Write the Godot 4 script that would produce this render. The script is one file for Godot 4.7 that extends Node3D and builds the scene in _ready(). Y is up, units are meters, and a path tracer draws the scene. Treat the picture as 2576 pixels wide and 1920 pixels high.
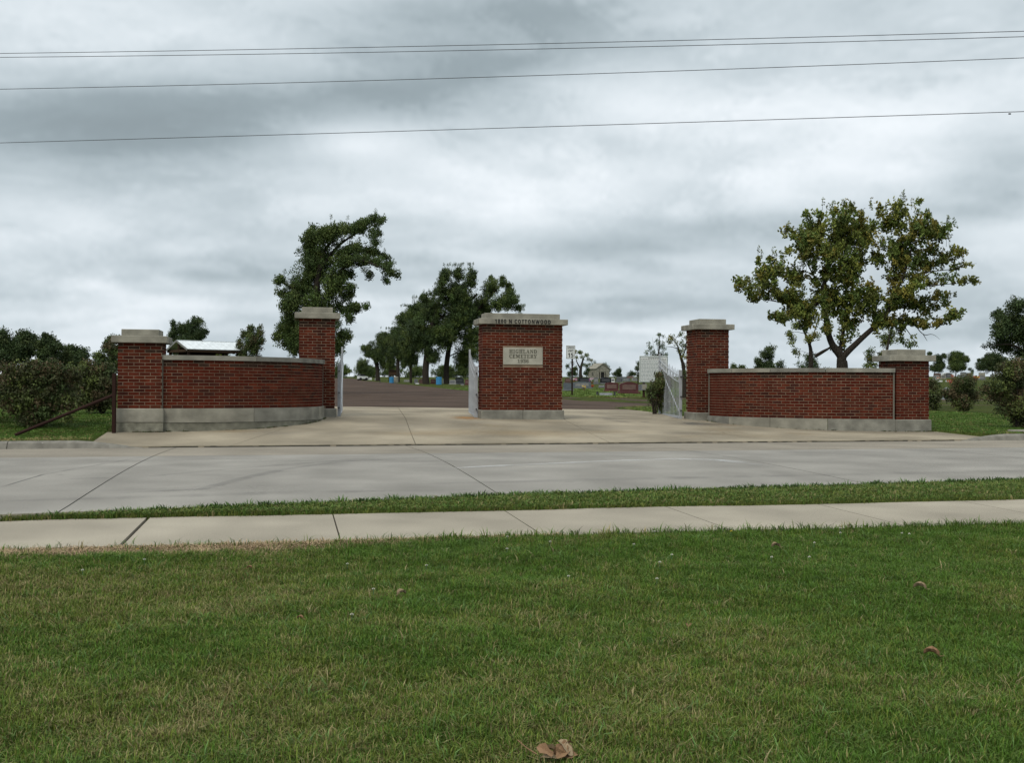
extends Node3D
# A brick cemetery gateway across a concrete street under an overcast sky. y is up, units are metres.

const EYE := Vector3(0, 1.2, 0)
const GATE := Vector3(0.27, 0, -27.0)      # foot of the front face of the middle pier
const TURN := 0.2007                       # the gateway and street are turned by 11.5 degrees
const GC := 0.97992
const GS := 0.19937
const VS := [-60.0, -40.0, -18.3, -16.5, -15.8, -5.75, -3.3, 0.0, 6.0, 30.0, 57.0, 89.0, 130.0, 185.0, 230.0, 300.0, 420.0, 700.0]
const HS := [-1.4, -1.3, -1.15, -1.13, -1.12, -1.1, -0.98, -0.79, -0.66, -0.6, -0.3, 0.1, 0.6, 1.15, 2.0, 3.0, 3.6, 3.8]
const APRON := 9.3

var rng := RandomNumberGenerator.new()
var M := {}
var tex := {}
var lumps := FastNoiseLite.new()
var patches := FastNoiseLite.new()
var used := {}
var cluster_coarse: ArrayMesh
var cluster_fine: ArrayMesh
var cluster_needle: ArrayMesh


# ---------------------------------------------------------------- mesh builder
class MB:
	var v := PackedVector3Array()
	var n := PackedVector3Array()
	var c := PackedColorArray()
	var i := PackedInt32Array()
	var tint := Color.WHITE

	func quad(a: Vector3, b: Vector3, d: Vector3, e: Vector3) -> void:   # counter-clockwise seen from outside
		var m := (b - a).cross(d - a)
		if m.length_squared() < 1e-14:
			m = (d - a).cross(e - a)
		m = m.normalized()
		var k := v.size()
		for p in [a, b, d, e]:
			v.append(p); n.append(m); c.append(tint)
		for t in [0, 2, 1, 0, 3, 2]:
			i.append(k + t)

	func tri(a: Vector3, b: Vector3, d: Vector3) -> void:
		var m := (b - a).cross(d - a).normalized()
		var k := v.size()
		for p in [a, b, d]:
			v.append(p); n.append(m); c.append(tint)
		for t in [0, 2, 1]:
			i.append(k + t)

	func box(at: Vector3, size: Vector3, b := Basis()) -> void:
		var h := size * 0.5
		var p := []
		for k in 8:
			p.append(at + b * Vector3(h.x * (1 if k & 1 else -1), h.y * (1 if k & 2 else -1), h.z * (1 if k & 4 else -1)))
		for f in [[4, 5, 7, 6], [1, 0, 2, 3], [5, 1, 3, 7], [0, 4, 6, 2], [6, 7, 3, 2], [0, 1, 5, 4]]:
			quad(p[f[0]], p[f[1]], p[f[2]], p[f[3]])

	func cbox(at: Vector3, size: Vector3, ch: float, b := Basis()) -> void:   # box with chamfered edges
		var h := size * 0.5
		var ax := [Vector3.RIGHT, Vector3.UP, Vector3.BACK]
		var hh := [h.x, h.y, h.z]
		for a in 3:
			var q: int = (a + 1) % 3
			var r: int = (a + 2) % 3
			for s in [-1.0, 1.0]:
				var cen: Vector3 = ax[a] * hh[a] * s
				var e1: Vector3 = ax[q] * (hh[q] - ch)
				var e2: Vector3 = ax[r] * (hh[r] - ch)
				if s > 0:
					quad(at + b * (cen - e1 - e2), at + b * (cen + e1 - e2), at + b * (cen + e1 + e2), at + b * (cen - e1 + e2))
				else:
					quad(at + b * (cen - e1 - e2), at + b * (cen - e1 + e2), at + b * (cen + e1 + e2), at + b * (cen + e1 - e2))
			for sq in [-1.0, 1.0]:
				for sr in [-1.0, 1.0]:
					var l: Vector3 = ax[a] * (hh[a] - ch)
					var p1: Vector3 = ax[q] * hh[q] * sq + ax[r] * (hh[r] - ch) * sr
					var p2: Vector3 = ax[q] * (hh[q] - ch) * sq + ax[r] * hh[r] * sr
					if sq * sr > 0:
						quad(at + b * (p1 - l), at + b * (p1 + l), at + b * (p2 + l), at + b * (p2 - l))
						flip_if_inward(at + b * (p1 + p2), at)
					else:
						quad(at + b * (p1 - l), at + b * (p2 - l), at + b * (p2 + l), at + b * (p1 + l))
						flip_if_inward(at + b * (p1 + p2), at)

	func flip_if_inward(mid: Vector3, centre: Vector3) -> void:
		var k := v.size() - 4
		if n[k].dot(mid - centre) < 0.0:
			for t in 4:
				n[k + t] = -n[k + t]
			var j := i.size() - 6
			for t in 2:
				var o := i[j + t * 3 + 1]
				i[j + t * 3 + 1] = i[j + t * 3 + 2]
				i[j + t * 3 + 2] = o

	func tube(pts: Array, rad: Array, sides := 6, cap := true) -> void:
		var k := v.size()
		var up := Vector3(0.13, 0.2, 0.97).normalized()
		for s in pts.size():
			var d: Vector3 = (pts[mini(s + 1, pts.size() - 1)] - pts[maxi(s - 1, 0)]).normalized()
			var x := d.cross(up)
			if x.length() < 0.05:
				x = d.cross(Vector3.RIGHT)
			x = x.normalized()
			var y := d.cross(x)
			for q in sides:
				var t := TAU * q / sides
				var o := x * cos(t) + y * sin(t)
				v.append(pts[s] + o * rad[s]); n.append(o); c.append(tint)
		for s in pts.size() - 1:
			for q in sides:
				var a := k + s * sides + q
				var b := k + s * sides + (q + 1) % sides
				for t in [a, a + sides, b, b, a + sides, b + sides]:
					i.append(t)
		if cap:
			for e in [0, pts.size() - 1]:
				var m: Vector3 = (pts[1] - pts[0]).normalized() * -1.0 if e == 0 else (pts[-1] - pts[-2]).normalized()
				var o := v.size()
				v.append(pts[e]); n.append(m); c.append(tint)
				for q in sides:
					v.append(v[k + e * sides + q]); n.append(m); c.append(tint)
				for q in sides:
					var q2 := (q + 1) % sides
					i.append(o); i.append(o + 1 + (q if e == 0 else q2)); i.append(o + 1 + (q2 if e == 0 else q))

	func lathe(at: Vector3, prof: Array, sides := 12) -> void:   # prof: [radius, height] pairs from bottom to top
		for s in prof.size() - 1:
			var k := v.size()
			var dr: float = prof[s + 1][0] - prof[s][0]
			var dh: float = prof[s + 1][1] - prof[s][1]
			for q in sides + 1:
				var t := TAU * q / sides
				var o := Vector3(cos(t), 0, sin(t))
				var nn := (o * dh + Vector3.UP * -dr).normalized()
				for e in 2:
					v.append(at + o * prof[s + e][0] + Vector3.UP * prof[s + e][1]); n.append(nn); c.append(tint)
			for q in sides:
				var a := k + q * 2
				for t in [a, a + 2, a + 1, a + 1, a + 2, a + 3]:
					i.append(t)

	func prism(poly: Array, z0: float, z1: float, xf := Transform3D()) -> void:   # convex outline in x,y, counter-clockwise seen from +z
		var m := poly.size()
		for k in m:
			var p: Vector2 = poly[k]
			var q: Vector2 = poly[(k + 1) % m]
			quad(xf * Vector3(p.x, p.y, z1), xf * Vector3(p.x, p.y, z0), xf * Vector3(q.x, q.y, z0), xf * Vector3(q.x, q.y, z1))
			# the side quads run outward for a counter-clockwise outline
		for k in range(1, m - 1):
			tri(xf * Vector3(poly[0].x, poly[0].y, z1), xf * Vector3(poly[k].x, poly[k].y, z1), xf * Vector3(poly[k + 1].x, poly[k + 1].y, z1))
			tri(xf * Vector3(poly[0].x, poly[0].y, z0), xf * Vector3(poly[k + 1].x, poly[k + 1].y, z0), xf * Vector3(poly[k].x, poly[k].y, z0))

	func mesh() -> ArrayMesh:
		var a := []
		a.resize(Mesh.ARRAY_MAX)
		a[Mesh.ARRAY_VERTEX] = v
		a[Mesh.ARRAY_NORMAL] = n
		a[Mesh.ARRAY_COLOR] = c
		a[Mesh.ARRAY_INDEX] = i
		var m := ArrayMesh.new()
		m.add_surface_from_arrays(Mesh.PRIMITIVE_TRIANGLES, a)
		return m


# ---------------------------------------------------------------- naming
func numbered(s: String) -> String:
	used[s] = used.get(s, -1) + 1
	return s if used[s] == 0 else "%s_%03d" % [s, used[s]]

func tag(o: Node, label: String, category := "", group := "") -> Node:
	o.set_meta("label", label)
	if category: o.set_meta("category", category)
	if group: o.set_meta("group", group)
	return o

func thing(called: String, label: String, category: String, at := Vector3.ZERO, turn := 0.0, group := "") -> Node3D:
	var o := Node3D.new()
	o.name = numbered(called)
	add_child(o)
	o.position = at
	o.rotation.y = turn
	tag(o, label, category, group)
	return o

func part(called: String, mesh: Mesh, mat: Material, parent: Node3D, at := Vector3.ZERO, turn := 0.0) -> MeshInstance3D:
	var o := MeshInstance3D.new()
	o.mesh = mesh
	o.material_override = mat
	o.position = at
	o.rotation.y = turn
	if parent == self:
		o.name = numbered(called)
		add_child(o)
	else:
		var names: Dictionary = parent.get_meta("names_used", {})
		names[called] = names.get(called, -1) + 1
		parent.set_meta("names_used", names)
		o.name = called if names[called] == 0 else "%s_%03d" % [called, names[called]]
		parent.add_child(o)
	return o

func struct(called: String, label := "") -> Node3D:
	var o := Node3D.new()
	o.name = called
	add_child(o)
	o.set_meta("kind", "structure")
	if label: o.set_meta("label", label)
	return o

func stuff(o: Node) -> Node:
	o.set_meta("kind", "stuff")
	return o


# ---------------------------------------------------------------- ground
func gp(u: float, v: float, y := 0.0) -> Vector3:          # along the street, away from it
	return Vector3(GATE.x + u * GC - v * GS, y, GATE.z - u * GS - v * GC)

func to_uv(x: float, z: float) -> Vector2:
	var dx := x - GATE.x
	var dz := z - GATE.z
	return Vector2(dx * GC - dz * GS, -dx * GS - dz * GC)

func base_h(v: float) -> float:
	if v <= VS[0]: return HS[0]
	for k in range(1, VS.size()):
		if v <= VS[k]:
			return lerpf(HS[k - 1], HS[k], (v - VS[k - 1]) / (VS[k] - VS[k - 1]))
	return HS[-1]

func level(u: float, v: float) -> float:                    # height of the finished surface
	var k := clampf((v + 5.75) / 5.75, 0, 1) * clampf((60.0 - v) / 40.0, 0, 1)
	var y := base_h(v) - 0.01 * clampf(u, -12, 12) * k + 0.008 * maxf(0, u - 30) * clampf((v - 40) / 100.0, 0, 1) \
		+ 0.003 * (clampf(u, -40, 40) + 5.65) * clampf(-v / 5.75, 0, 1)
	return y + EYE.y

func road_level(u: float, v: float) -> float:               # crowned a little between its kerbs
	var t := clampf((v + 15.8) / 10.05, 0, 1)
	return level(u, -5.75) - 0.03 + 0.07 * sin(PI * clampf(t, 0, 1)) - 0.02 * (1.0 - t)

func verge_level(u: float, v: float) -> float:
	return maxf(level(u, v), level(u, -5.75) + 0.1)

func strip_edge(u: float) -> float:                         # where the grass strip meets the near kerb
	return clampf(-15.8 + (0.13 if u > -3.5 else 0.185) * (u + 3.5), -16.66, -14.7)

func ground_y(u: float, v: float) -> float:
	if v < -18.27:
		var fall := smoothstep(-18.27, -18.8, v)
		return level(u, v) + (lumps.get_noise_2d(u * 6.0, v * 6.0) * 0.045 + lumps.get_noise_2d(u * 22.0, v * 22.0) * 0.02) * fall - 0.01
	if v > -16.68 and v < strip_edge(u):
		return level(u, v) + 0.02 + 0.015 * sin(clampf((v + 16.6) / 1.2, 0, 1) * PI)
	if v > -5.5 and absf(u) > APRON + 0.05:
		return verge_level(u, v) + lumps.get_noise_2d(u * 5.0, v * 5.0) * 0.03 * smoothstep(-5.5, -4.5, v)
	return level(u, v) - 0.06

func spot(u: float, v: float) -> Vector3:
	return gp(u, v, ground_y(u, v))

func stand(x: float, z: float) -> Vector3:                  # a point of the ground under x, z
	var g := to_uv(x, z)
	return Vector3(x, ground_y(g.x, g.y), z)

func at_depth(right: float, d: float) -> Vector3:
	return stand(right, -d)


# ---------------------------------------------------------------- materials
func lin(r: float, g: float, b: float) -> Color:
	return Color(r, g, b).linear_to_srgb()

func gray_noise(size: int, seed_: int, freq: float, oct: int, lo: float, hi: float, kind := FastNoiseLite.TYPE_SIMPLEX_SMOOTH, power := 1.0) -> ImageTexture:
	var n := FastNoiseLite.new()
	n.seed = seed_
	n.noise_type = kind
	n.frequency = freq
	n.fractal_octaves = oct
	var im := n.get_seamless_image(size, size)
	im.convert(Image.FORMAT_L8)
	var d := im.get_data()
	var low := 255
	var high := 0
	for k in range(0, d.size(), 7):
		low = mini(low, d[k]); high = maxi(high, d[k])
	var table := PackedByteArray()
	table.resize(256)
	for k in 256:
		table[k] = int(255.0 * lerpf(lo, hi, pow(clampf((k - low) / maxf(1.0, high - low), 0, 1), power)))
	for k in d.size():
		d[k] = table[d[k]]
	return ImageTexture.create_from_image(Image.create_from_data(size, size, false, Image.FORMAT_L8, d))

func make_textures() -> void:
	tex.grain = gray_noise(512, 1, 0.11, 4, 0.62, 1.0)
	tex.blot = gray_noise(512, 2, 0.008, 5, 0.70, 1.0)
	tex.soft = gray_noise(512, 3, 0.006, 3, 0.84, 1.0)
	tex.speck = gray_noise(512, 4, 0.3, 2, 0.45, 1.0, FastNoiseLite.TYPE_SIMPLEX_SMOOTH, 0.6)
	tex.turf = gray_noise(512, 5, 0.06, 5, 0.35, 1.0)
	tex.rough = gray_noise(512, 6, 0.05, 5, 0.0, 1.0)
	tex.bark = gray_noise(256, 7, 0.05, 4, 0.45, 1.0)

func mat(key: String, col: Color, rough := 0.9, t1 := "", s1 := 1.0, t2 := "", s2 := 1.0, bump := "", bump_cm := 0.0) -> StandardMaterial3D:
	var m := StandardMaterial3D.new()
	m.resource_name = key
	m.albedo_color = col
	m.roughness = rough
	m.metallic_specular = 0.35 if rough < 0.8 else 0.15
	if t1 or bump:
		m.uv1_triplanar = true
		m.uv1_world_triplanar = true
		m.uv1_scale = Vector3(s1, s1, s1)
	if t1:
		m.albedo_texture = tex[t1]
	if t2:
		m.detail_enabled = true
		m.detail_albedo = tex[t2]
		m.detail_blend_mode = BaseMaterial3D.BLEND_MODE_MUL
		m.detail_uv_layer = BaseMaterial3D.DETAIL_UV_2
		m.uv2_triplanar = true
		m.uv2_world_triplanar = true
		m.uv2_scale = Vector3(s2, s2, s2)
	if bump:
		m.heightmap_enabled = true
		m.heightmap_texture = tex[bump]
		m.heightmap_scale = bump_cm
	M[key] = m
	return m

func make_materials() -> void:
	mat("road", lin(0.475, 0.455, 0.405), 0.93, "soft", 0.17, "grain", 2.3, "rough", 0.3)
	mat("parking_lane", lin(0.465, 0.42, 0.34), 0.93, "soft", 0.11, "grain", 2.1, "rough", 0.3)
	mat("walk", lin(0.585, 0.53, 0.42), 0.93, "soft", 0.21, "grain", 2.7, "rough", 0.25)
	mat("apron", lin(0.595, 0.52, 0.385), 0.93, "blot", 0.09, "grain", 1.9, "rough", 0.25)
	mat("kerb", lin(0.43, 0.41, 0.35), 0.95, "blot", 0.9, "grain", 3.0, "rough", 0.4)
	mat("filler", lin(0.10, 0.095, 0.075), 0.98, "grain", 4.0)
	mat("asphalt", lin(0.155, 0.110, 0.083), 0.95, "blot", 0.05, "speck", 1.6)
	mat("turf", lin(0.185, 0.235, 0.055), 1.0, "turf", 0.9, "blot", 0.12, "rough", 3.0)
	mat("stone", lin(0.52, 0.505, 0.425), 0.9, "blot", 0.55, "grain", 2.9, "rough", 0.3)
	mat("stone_dark", lin(0.42, 0.41, 0.355), 0.9, "blot", 0.8, "grain", 2.9, "rough", 0.3)
	mat("stone_warm", lin(0.575, 0.55, 0.45), 0.9, "blot", 0.5, "grain", 3.1, "rough", 0.3)
	mat("plaque_stone", lin(0.68, 0.66, 0.55), 0.9, "soft", 0.8, "grain", 3.1)
	mat("sealant", lin(0.19, 0.18, 0.145), 0.95, "soft", 0.8)
	mat("footing", lin(0.38, 0.37, 0.29), 0.95, "blot", 1.3, "blot", 0.45, "rough", 0.5)
	mat("mortar", lin(0.50, 0.37, 0.26), 0.97, "blot", 0.7, "grain", 5.0)
	var brick_tones := [[0.198, 0.041, 0.022], [0.164, 0.034, 0.019], [0.228, 0.052, 0.026], [0.138, 0.034, 0.021], [0.18, 0.052, 0.029], [0.11, 0.035, 0.025]]
	for k in 6:
		var t: Array = brick_tones[k]
		mat("brick%d" % k, lin(t[0], t[1], t[2]), 0.9, "grain", 3.3, "blot", 0.8, "rough", 0.25)
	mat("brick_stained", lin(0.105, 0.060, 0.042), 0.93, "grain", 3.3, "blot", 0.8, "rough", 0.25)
	mat("gate_paint", lin(0.38, 0.40, 0.42), 0.5, "soft", 1.0)
	mat("iron", lin(0.035, 0.033, 0.035), 0.6)
	mat("rust", lin(0.05, 0.027, 0.022), 0.85, "grain", 4.0)
	mat("black", lin(0.012, 0.012, 0.012), 0.7)
	mat("carved", lin(0.10, 0.098, 0.075), 0.95)
	mat("white_sign", lin(0.62, 0.64, 0.62), 0.5)
	mat("sign_green", lin(0.05, 0.11, 0.09), 0.6)
	mat("sign_print", lin(0.13, 0.17, 0.18), 0.7)
	mat("wood", lin(0.10, 0.065, 0.042), 0.9, "bark", 1.5)
	mat("wood_dark", lin(0.05, 0.033, 0.026), 0.9, "bark", 1.5)
	var roof := mat("metal_roof", lin(0.74, 0.79, 0.80), 0.4, "soft", 0.5)
	roof.metallic = 0.05
	mat("bark", lin(0.075, 0.064, 0.052), 0.95, "bark", 1.1, "", 1.0, "rough", 2.0)
	mat("twig", lin(0.085, 0.07, 0.058), 0.95)
	mat("wire", lin(0.05, 0.05, 0.055), 0.6)
	mat("blue_bin", lin(0.035, 0.20, 0.40), 0.5)
	mat("tan_bin", lin(0.24, 0.225, 0.175), 0.7)
	mat("granite_gray", lin(0.24, 0.255, 0.265), 0.5, "speck", 3.0, "soft", 0.7)
	mat("granite_light", lin(0.40, 0.405, 0.385), 0.6, "speck", 3.0, "soft", 0.7)
	mat("granite_blue", lin(0.19, 0.225, 0.25), 0.45, "speck", 3.0, "soft", 0.7)
	mat("granite_black", lin(0.014, 0.015, 0.018), 0.15)
	mat("granite_dark", lin(0.085, 0.088, 0.095), 0.3, "speck", 3.0)
	mat("granite_red", lin(0.16, 0.058, 0.055), 0.35, "speck", 3.0, "soft", 0.7)
	mat("granite_rose", lin(0.27, 0.17, 0.145), 0.6, "speck", 3.0, "soft", 0.7)
	mat("granite_brown", lin(0.13, 0.08, 0.062), 0.5, "speck", 3.0)
	mat("marble", lin(0.66, 0.68, 0.66), 0.6, "soft", 0.7)
	mat("limestone", lin(0.56, 0.54, 0.44), 0.9, "blot", 0.3, "grain", 1.0)
	mat("pale_stone", lin(0.44, 0.48, 0.49), 0.7, "blot", 0.8)
	mat("petal_orange", lin(0.42, 0.13, 0.035), 0.8)
	mat("petal_red", lin(0.45, 0.05, 0.035), 0.8)
	mat("petal_yellow", lin(0.68, 0.50, 0.08), 0.8)
	mat("petal_pink", lin(0.50, 0.24, 0.42), 0.8)
	mat("petal_white", lin(0.72, 0.70, 0.64), 0.8)
	mat("clay", lin(0.14, 0.10, 0.05), 0.9)
	mat("leaf_dead", lin(0.38, 0.235, 0.135), 0.85, "grain", 6.0)
	mat("leaf_pale", lin(0.42, 0.32, 0.20), 0.85, "grain", 6.0)
	mat("paper", lin(0.66, 0.66, 0.62), 0.9)
	var g := mat("grass", Color.WHITE, 0.75)
	g.vertex_color_use_as_albedo = true
	g.backlight_enabled = true
	g.backlight = Color(0.35, 0.35, 0.35)
	var l := mat("leaves", Color.WHITE, 0.6)
	l.vertex_color_use_as_albedo = true
	l.backlight_enabled = true
	l.backlight = Color(0.4, 0.4, 0.4)
	for w in [["mark_white", 0.62, 0.63, 0.62], ["mark_dark", 0.13, 0.13, 0.13], ["stain_rust", 0.36, 0.20, 0.08], ["stain_tan", 0.40, 0.30, 0.17]]:
		var k := mat(w[0], lin(w[1], w[2], w[3]), 0.95, "", 1.0)
		k.transparency = BaseMaterial3D.TRANSPARENCY_ALPHA
		k.vertex_color_use_as_albedo = true


# ---------------------------------------------------------------- sky
func make_sky() -> PanoramaSkyMaterial:
	var W := 2048
	var H := 1024
	var a := FastNoiseLite.new()
	a.seed = 11; a.frequency = 0.55; a.fractal_octaves = 5; a.noise_type = FastNoiseLite.TYPE_SIMPLEX_SMOOTH
	a.domain_warp_enabled = true; a.domain_warp_amplitude = 0.8; a.domain_warp_frequency = 0.5
	var b := FastNoiseLite.new()
	b.seed = 5; b.frequency = 2.1; b.fractal_octaves = 4; b.noise_type = FastNoiseLite.TYPE_SIMPLEX_SMOOTH
	# banks of thicker (-) and thinner (+) cloud: bearing, height in degrees, half width, half height, lean, amount
	var banks := [
		[-19.0, 12.8, 9.0, 2.0, 0.06, -0.34], [-8.0, 14.6, 7.0, 2.0, 0.10, -0.22], [-8.5, 12.9, 3.4, 1.0, 0.0, 0.22], [-3.0, 18.5, 8.0, 2.2, 0.0, -0.24],
		[-20.0, 18.0, 6.0, 2.0, 0.0, -0.06], [6.0, 14.8, 6.0, 2.2, -0.1, 0.20], [14.0, 13.0, 10.0, 3.5, 0.0, 0.10], [17.0, 17.5, 8.0, 2.5, 0.0, 0.06],
		[1.0, 11.0, 8.0, 1.8, 0.0, 0.14], [-22.0, 8.6, 5.0, 1.6, 0.0, 0.07], [12.0, 8.3, 7.5, 1.3, 0.05, -0.24], [24.0, 10.0, 4.0, 2.0, 0.25, -0.26],
		[-9.0, 7.6, 8.0, 1.5, 0.05, -0.08], [4.0, 7.2, 5.0, 1.2, 0.0, -0.16], [-20.0, 6.0, 9.0, 0.9, 0.0, -0.12], [8.0, 4.6, 9.0, 1.0, 0.0, -0.08], [23.0, 5.2, 6.0, 1.3, 0.0, -0.12], [-2.0, 4.4, 8.0, 0.9, 0.0, 0.08],
		[-40.0, 12.0, 11.0, 2.4, 0.05, -0.2], [44.0, 13.0, 10.0, 2.6, -0.05, 0.12], [70.0, 10.0, 14.0, 2.0, 0.0, -0.22], [-75.0, 15.0, 14.0, 3.0, 0.0, 0.12], [-110.0, 9.0, 13.0, 2.0, 0.0, -0.22], [115.0, 14.0, 14.0, 3.0, 0.0, 0.1], [150.0, 9.0, 14.0, 2.2, 0.0, -0.2], [-155.0, 13.0, 15.0, 3.0, 0.0, 0.08]]
	var im := Image.create_empty(W, H, false, Image.FORMAT_RGBF)
	im.fill(Color(0.2, 0.2, 0.17))
	for y in H / 2 + 2:
		var el := PI * 0.5 - PI * (y + 0.5) / H
		var se := sin(el)
		var ce := cos(el)
		var deg := rad_to_deg(el)
		for x in W:
			var az := wrapf(TAU * (x + 0.5) / W, -PI, PI)       # 0 is straight ahead, to the right is positive
			var k := 1.0 / (maxf(se, 0.0) + 0.16)
			var px := sin(az) * ce * k
			var pz := cos(az) * ce * k
			var f := 0.645 + 0.33 * a.get_noise_3d(px, pz, 0.0) + 0.085 * b.get_noise_3d(px * 1.1, pz * 1.8, 3.0)
			if deg < 26.0:
				var d := rad_to_deg(az)
				for q in banks:
					var ex: float = (d - q[0]) / q[2]
					if absf(ex) > 2.2: continue
					var ey: float = (deg - q[1] - (d - q[0]) * q[4]) / q[3]
					f += 0.98 * q[5] * exp(-ex * ex - ey * ey)
			f = 0.36 + (f - 0.36) if f > 0.36 else 0.36 - 0.35 * (0.36 - f)
			f = minf(f, 0.86 + 0.25 * (f - 0.86)) if f > 0.86 else f
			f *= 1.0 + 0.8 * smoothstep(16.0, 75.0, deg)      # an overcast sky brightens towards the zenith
			var t := clampf((f - 0.35) / 0.5, 0, 1)
			im.set_pixel(x, y, Color(f * lerpf(0.83, 0.94, t), f, f * lerpf(1.09, 1.05, t)))
	var m := PanoramaSkyMaterial.new()
	m.panorama = ImageTexture.create_from_image(im)
	return m


# ---------------------------------------------------------------- flat surfaces
func sheet(us: Array, vs: Array, yf: Callable, edge: Callable, skirt := 0.25) -> MB:
	# us run 0..1 between the two bounds that edge(v) gives; the rim gets a skirt
	var m := MB.new()
	var cols := us.size()
	for v in vs:
		var e: Vector2 = edge.call(v)
		for t in us:
			var u: float = lerpf(e.x, e.y, t)
			m.v.append(gp(u, v, yf.call(u, v)))
			m.c.append(Color.WHITE)
			var hx: float = (yf.call(u + 0.2, v) - yf.call(u - 0.2, v)) / 0.4
			var hz: float = (yf.call(u, v + 0.2) - yf.call(u, v - 0.2)) / 0.4
			m.n.append((Vector3.UP - Vector3(GC, 0, -GS) * hx - Vector3(-GS, 0, -GC) * hz).normalized())
	for r in vs.size() - 1:
		for q in cols - 1:
			var a := r * cols + q
			for t in [a, a + cols, a + 1, a + 1, a + cols, a + cols + 1]:
				m.i.append(t)
	if skirt > 0:
		var rim := []
		for q in cols: rim.append(q)
		for r in range(1, vs.size()): rim.append(r * cols + cols - 1)
		for q in range(cols - 2, -1, -1): rim.append((vs.size() - 1) * cols + q)
		for r in range(vs.size() - 2, -1, -1): rim.append(r * cols)
		for k in rim.size() - 1:
			var p: Vector3 = m.v[rim[k]]
			var s: Vector3 = m.v[rim[k + 1]]
			if p.distance_to(s) > 1e-4:
				m.quad(p, p + Vector3.DOWN * skirt, s + Vector3.DOWN * skirt, s)
	return m

func steps(a: float, b: float, d: float) -> Array:
	var r := []
	var n := maxi(1, int(ceil(absf(b - a) / d)))
	for k in n + 1:
		r.append(lerpf(a, b, float(k) / n))
	return r

func unit(n: int) -> Array:
	return steps(0, 1, 1.0 / n)

func mark(pts: Array, widths: Array, called: String, mat_: String, alpha: float, yf: Callable, parent: Node3D, ragged := 0.35) -> void:
	# a flat streak that lies 4 mm over a surface; pts in u, v
	var m := MB.new()
	var c := Curve2D.new()
	for p in pts: c.add_point(p)
	var n := int(c.get_baked_length() / 0.05) + 2
	for k in n:
		var t := float(k) / (n - 1)
		var p := c.sample_baked(t * c.get_baked_length())
		var q := c.sample_baked(minf(t * c.get_baked_length() + 0.03, c.get_baked_length()))
		var o := c.sample_baked(maxf(t * c.get_baked_length() - 0.03, 0.0))
		var d := (q - o).normalized().orthogonal()
		var w: float = lerpf(widths[int(t * (widths.size() - 1) * 0.999)], widths[int(t * (widths.size() - 1) * 0.999) + 1], fmod(t * (widths.size() - 1) * 0.999, 1.0))
		w *= 1.0 + ragged * lumps.get_noise_2d(p.x * 60.0, p.y * 60.0)
		var al := alpha * clampf(0.75 + 1.2 * lumps.get_noise_2d(p.x * 35.0 + 9.0, p.y * 35.0), 0.15, 1.3) * clampf(minf(t, 1.0 - t) * 10.0, 0, 1)
		for s in [-1.0, -0.5, 0.5, 1.0]:
			var e: Vector2 = p + d * w * 0.5 * s
			m.v.append(gp(e.x, e.y, yf.call(e.x, e.y) + 0.004)); m.n.append(Vector3.UP)
			m.c.append(Color(1, 1, 1, clampf(al * (1.0 if absf(s) < 0.7 else 0.0), 0, 1)))
	for k in n - 1:
		for s in 3:
			var a := k * 4 + s
			for t in [a, a + 4, a + 1, a + 1, a + 4, a + 5]:
				m.i.append(t)
	part(called, m.mesh(), M[mat_], parent)

func blotch(u: float, v: float, ru: float, rv: float, called: String, mat_: String, alpha: float, yf: Callable, parent: Node3D) -> void:
	var m := MB.new()
	for r in 5:
		for q in 25:
			var t := TAU * q / 24.0
			var k := (r / 4.0) * (1.0 + 0.4 * lumps.get_noise_2d(cos(t) * 30.0 + u * 9.0, sin(t) * 30.0 + v * 9.0))
			var e := Vector2(u + cos(t) * ru * k, v + sin(t) * rv * k)
			m.v.append(gp(e.x, e.y, yf.call(e.x, e.y) + 0.005)); m.n.append(Vector3.UP)
			m.c.append(Color(1, 1, 1, alpha * (1.0 - smoothstep(0.0, 1.0, r / 4.0))))
	for r in 4:
		for q in 24:
			var a := r * 25 + q
			for t in [a, a + 1, a + 25, a + 1, a + 26, a + 25]:
				m.i.append(t)
	part(called, m.mesh(), M[mat_], parent)

func wing_bound(v: float) -> float:             # half width of the paving between the curved walls
	if v < -3.3: return APRON
	if v < 0.0: return 8.27 - 3.35 * sqrt(maxf(0.0, 1.0 - pow(v / 3.2, 2.0))) + 0.12 if v > -3.2 else 8.3
	return 5.3

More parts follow.
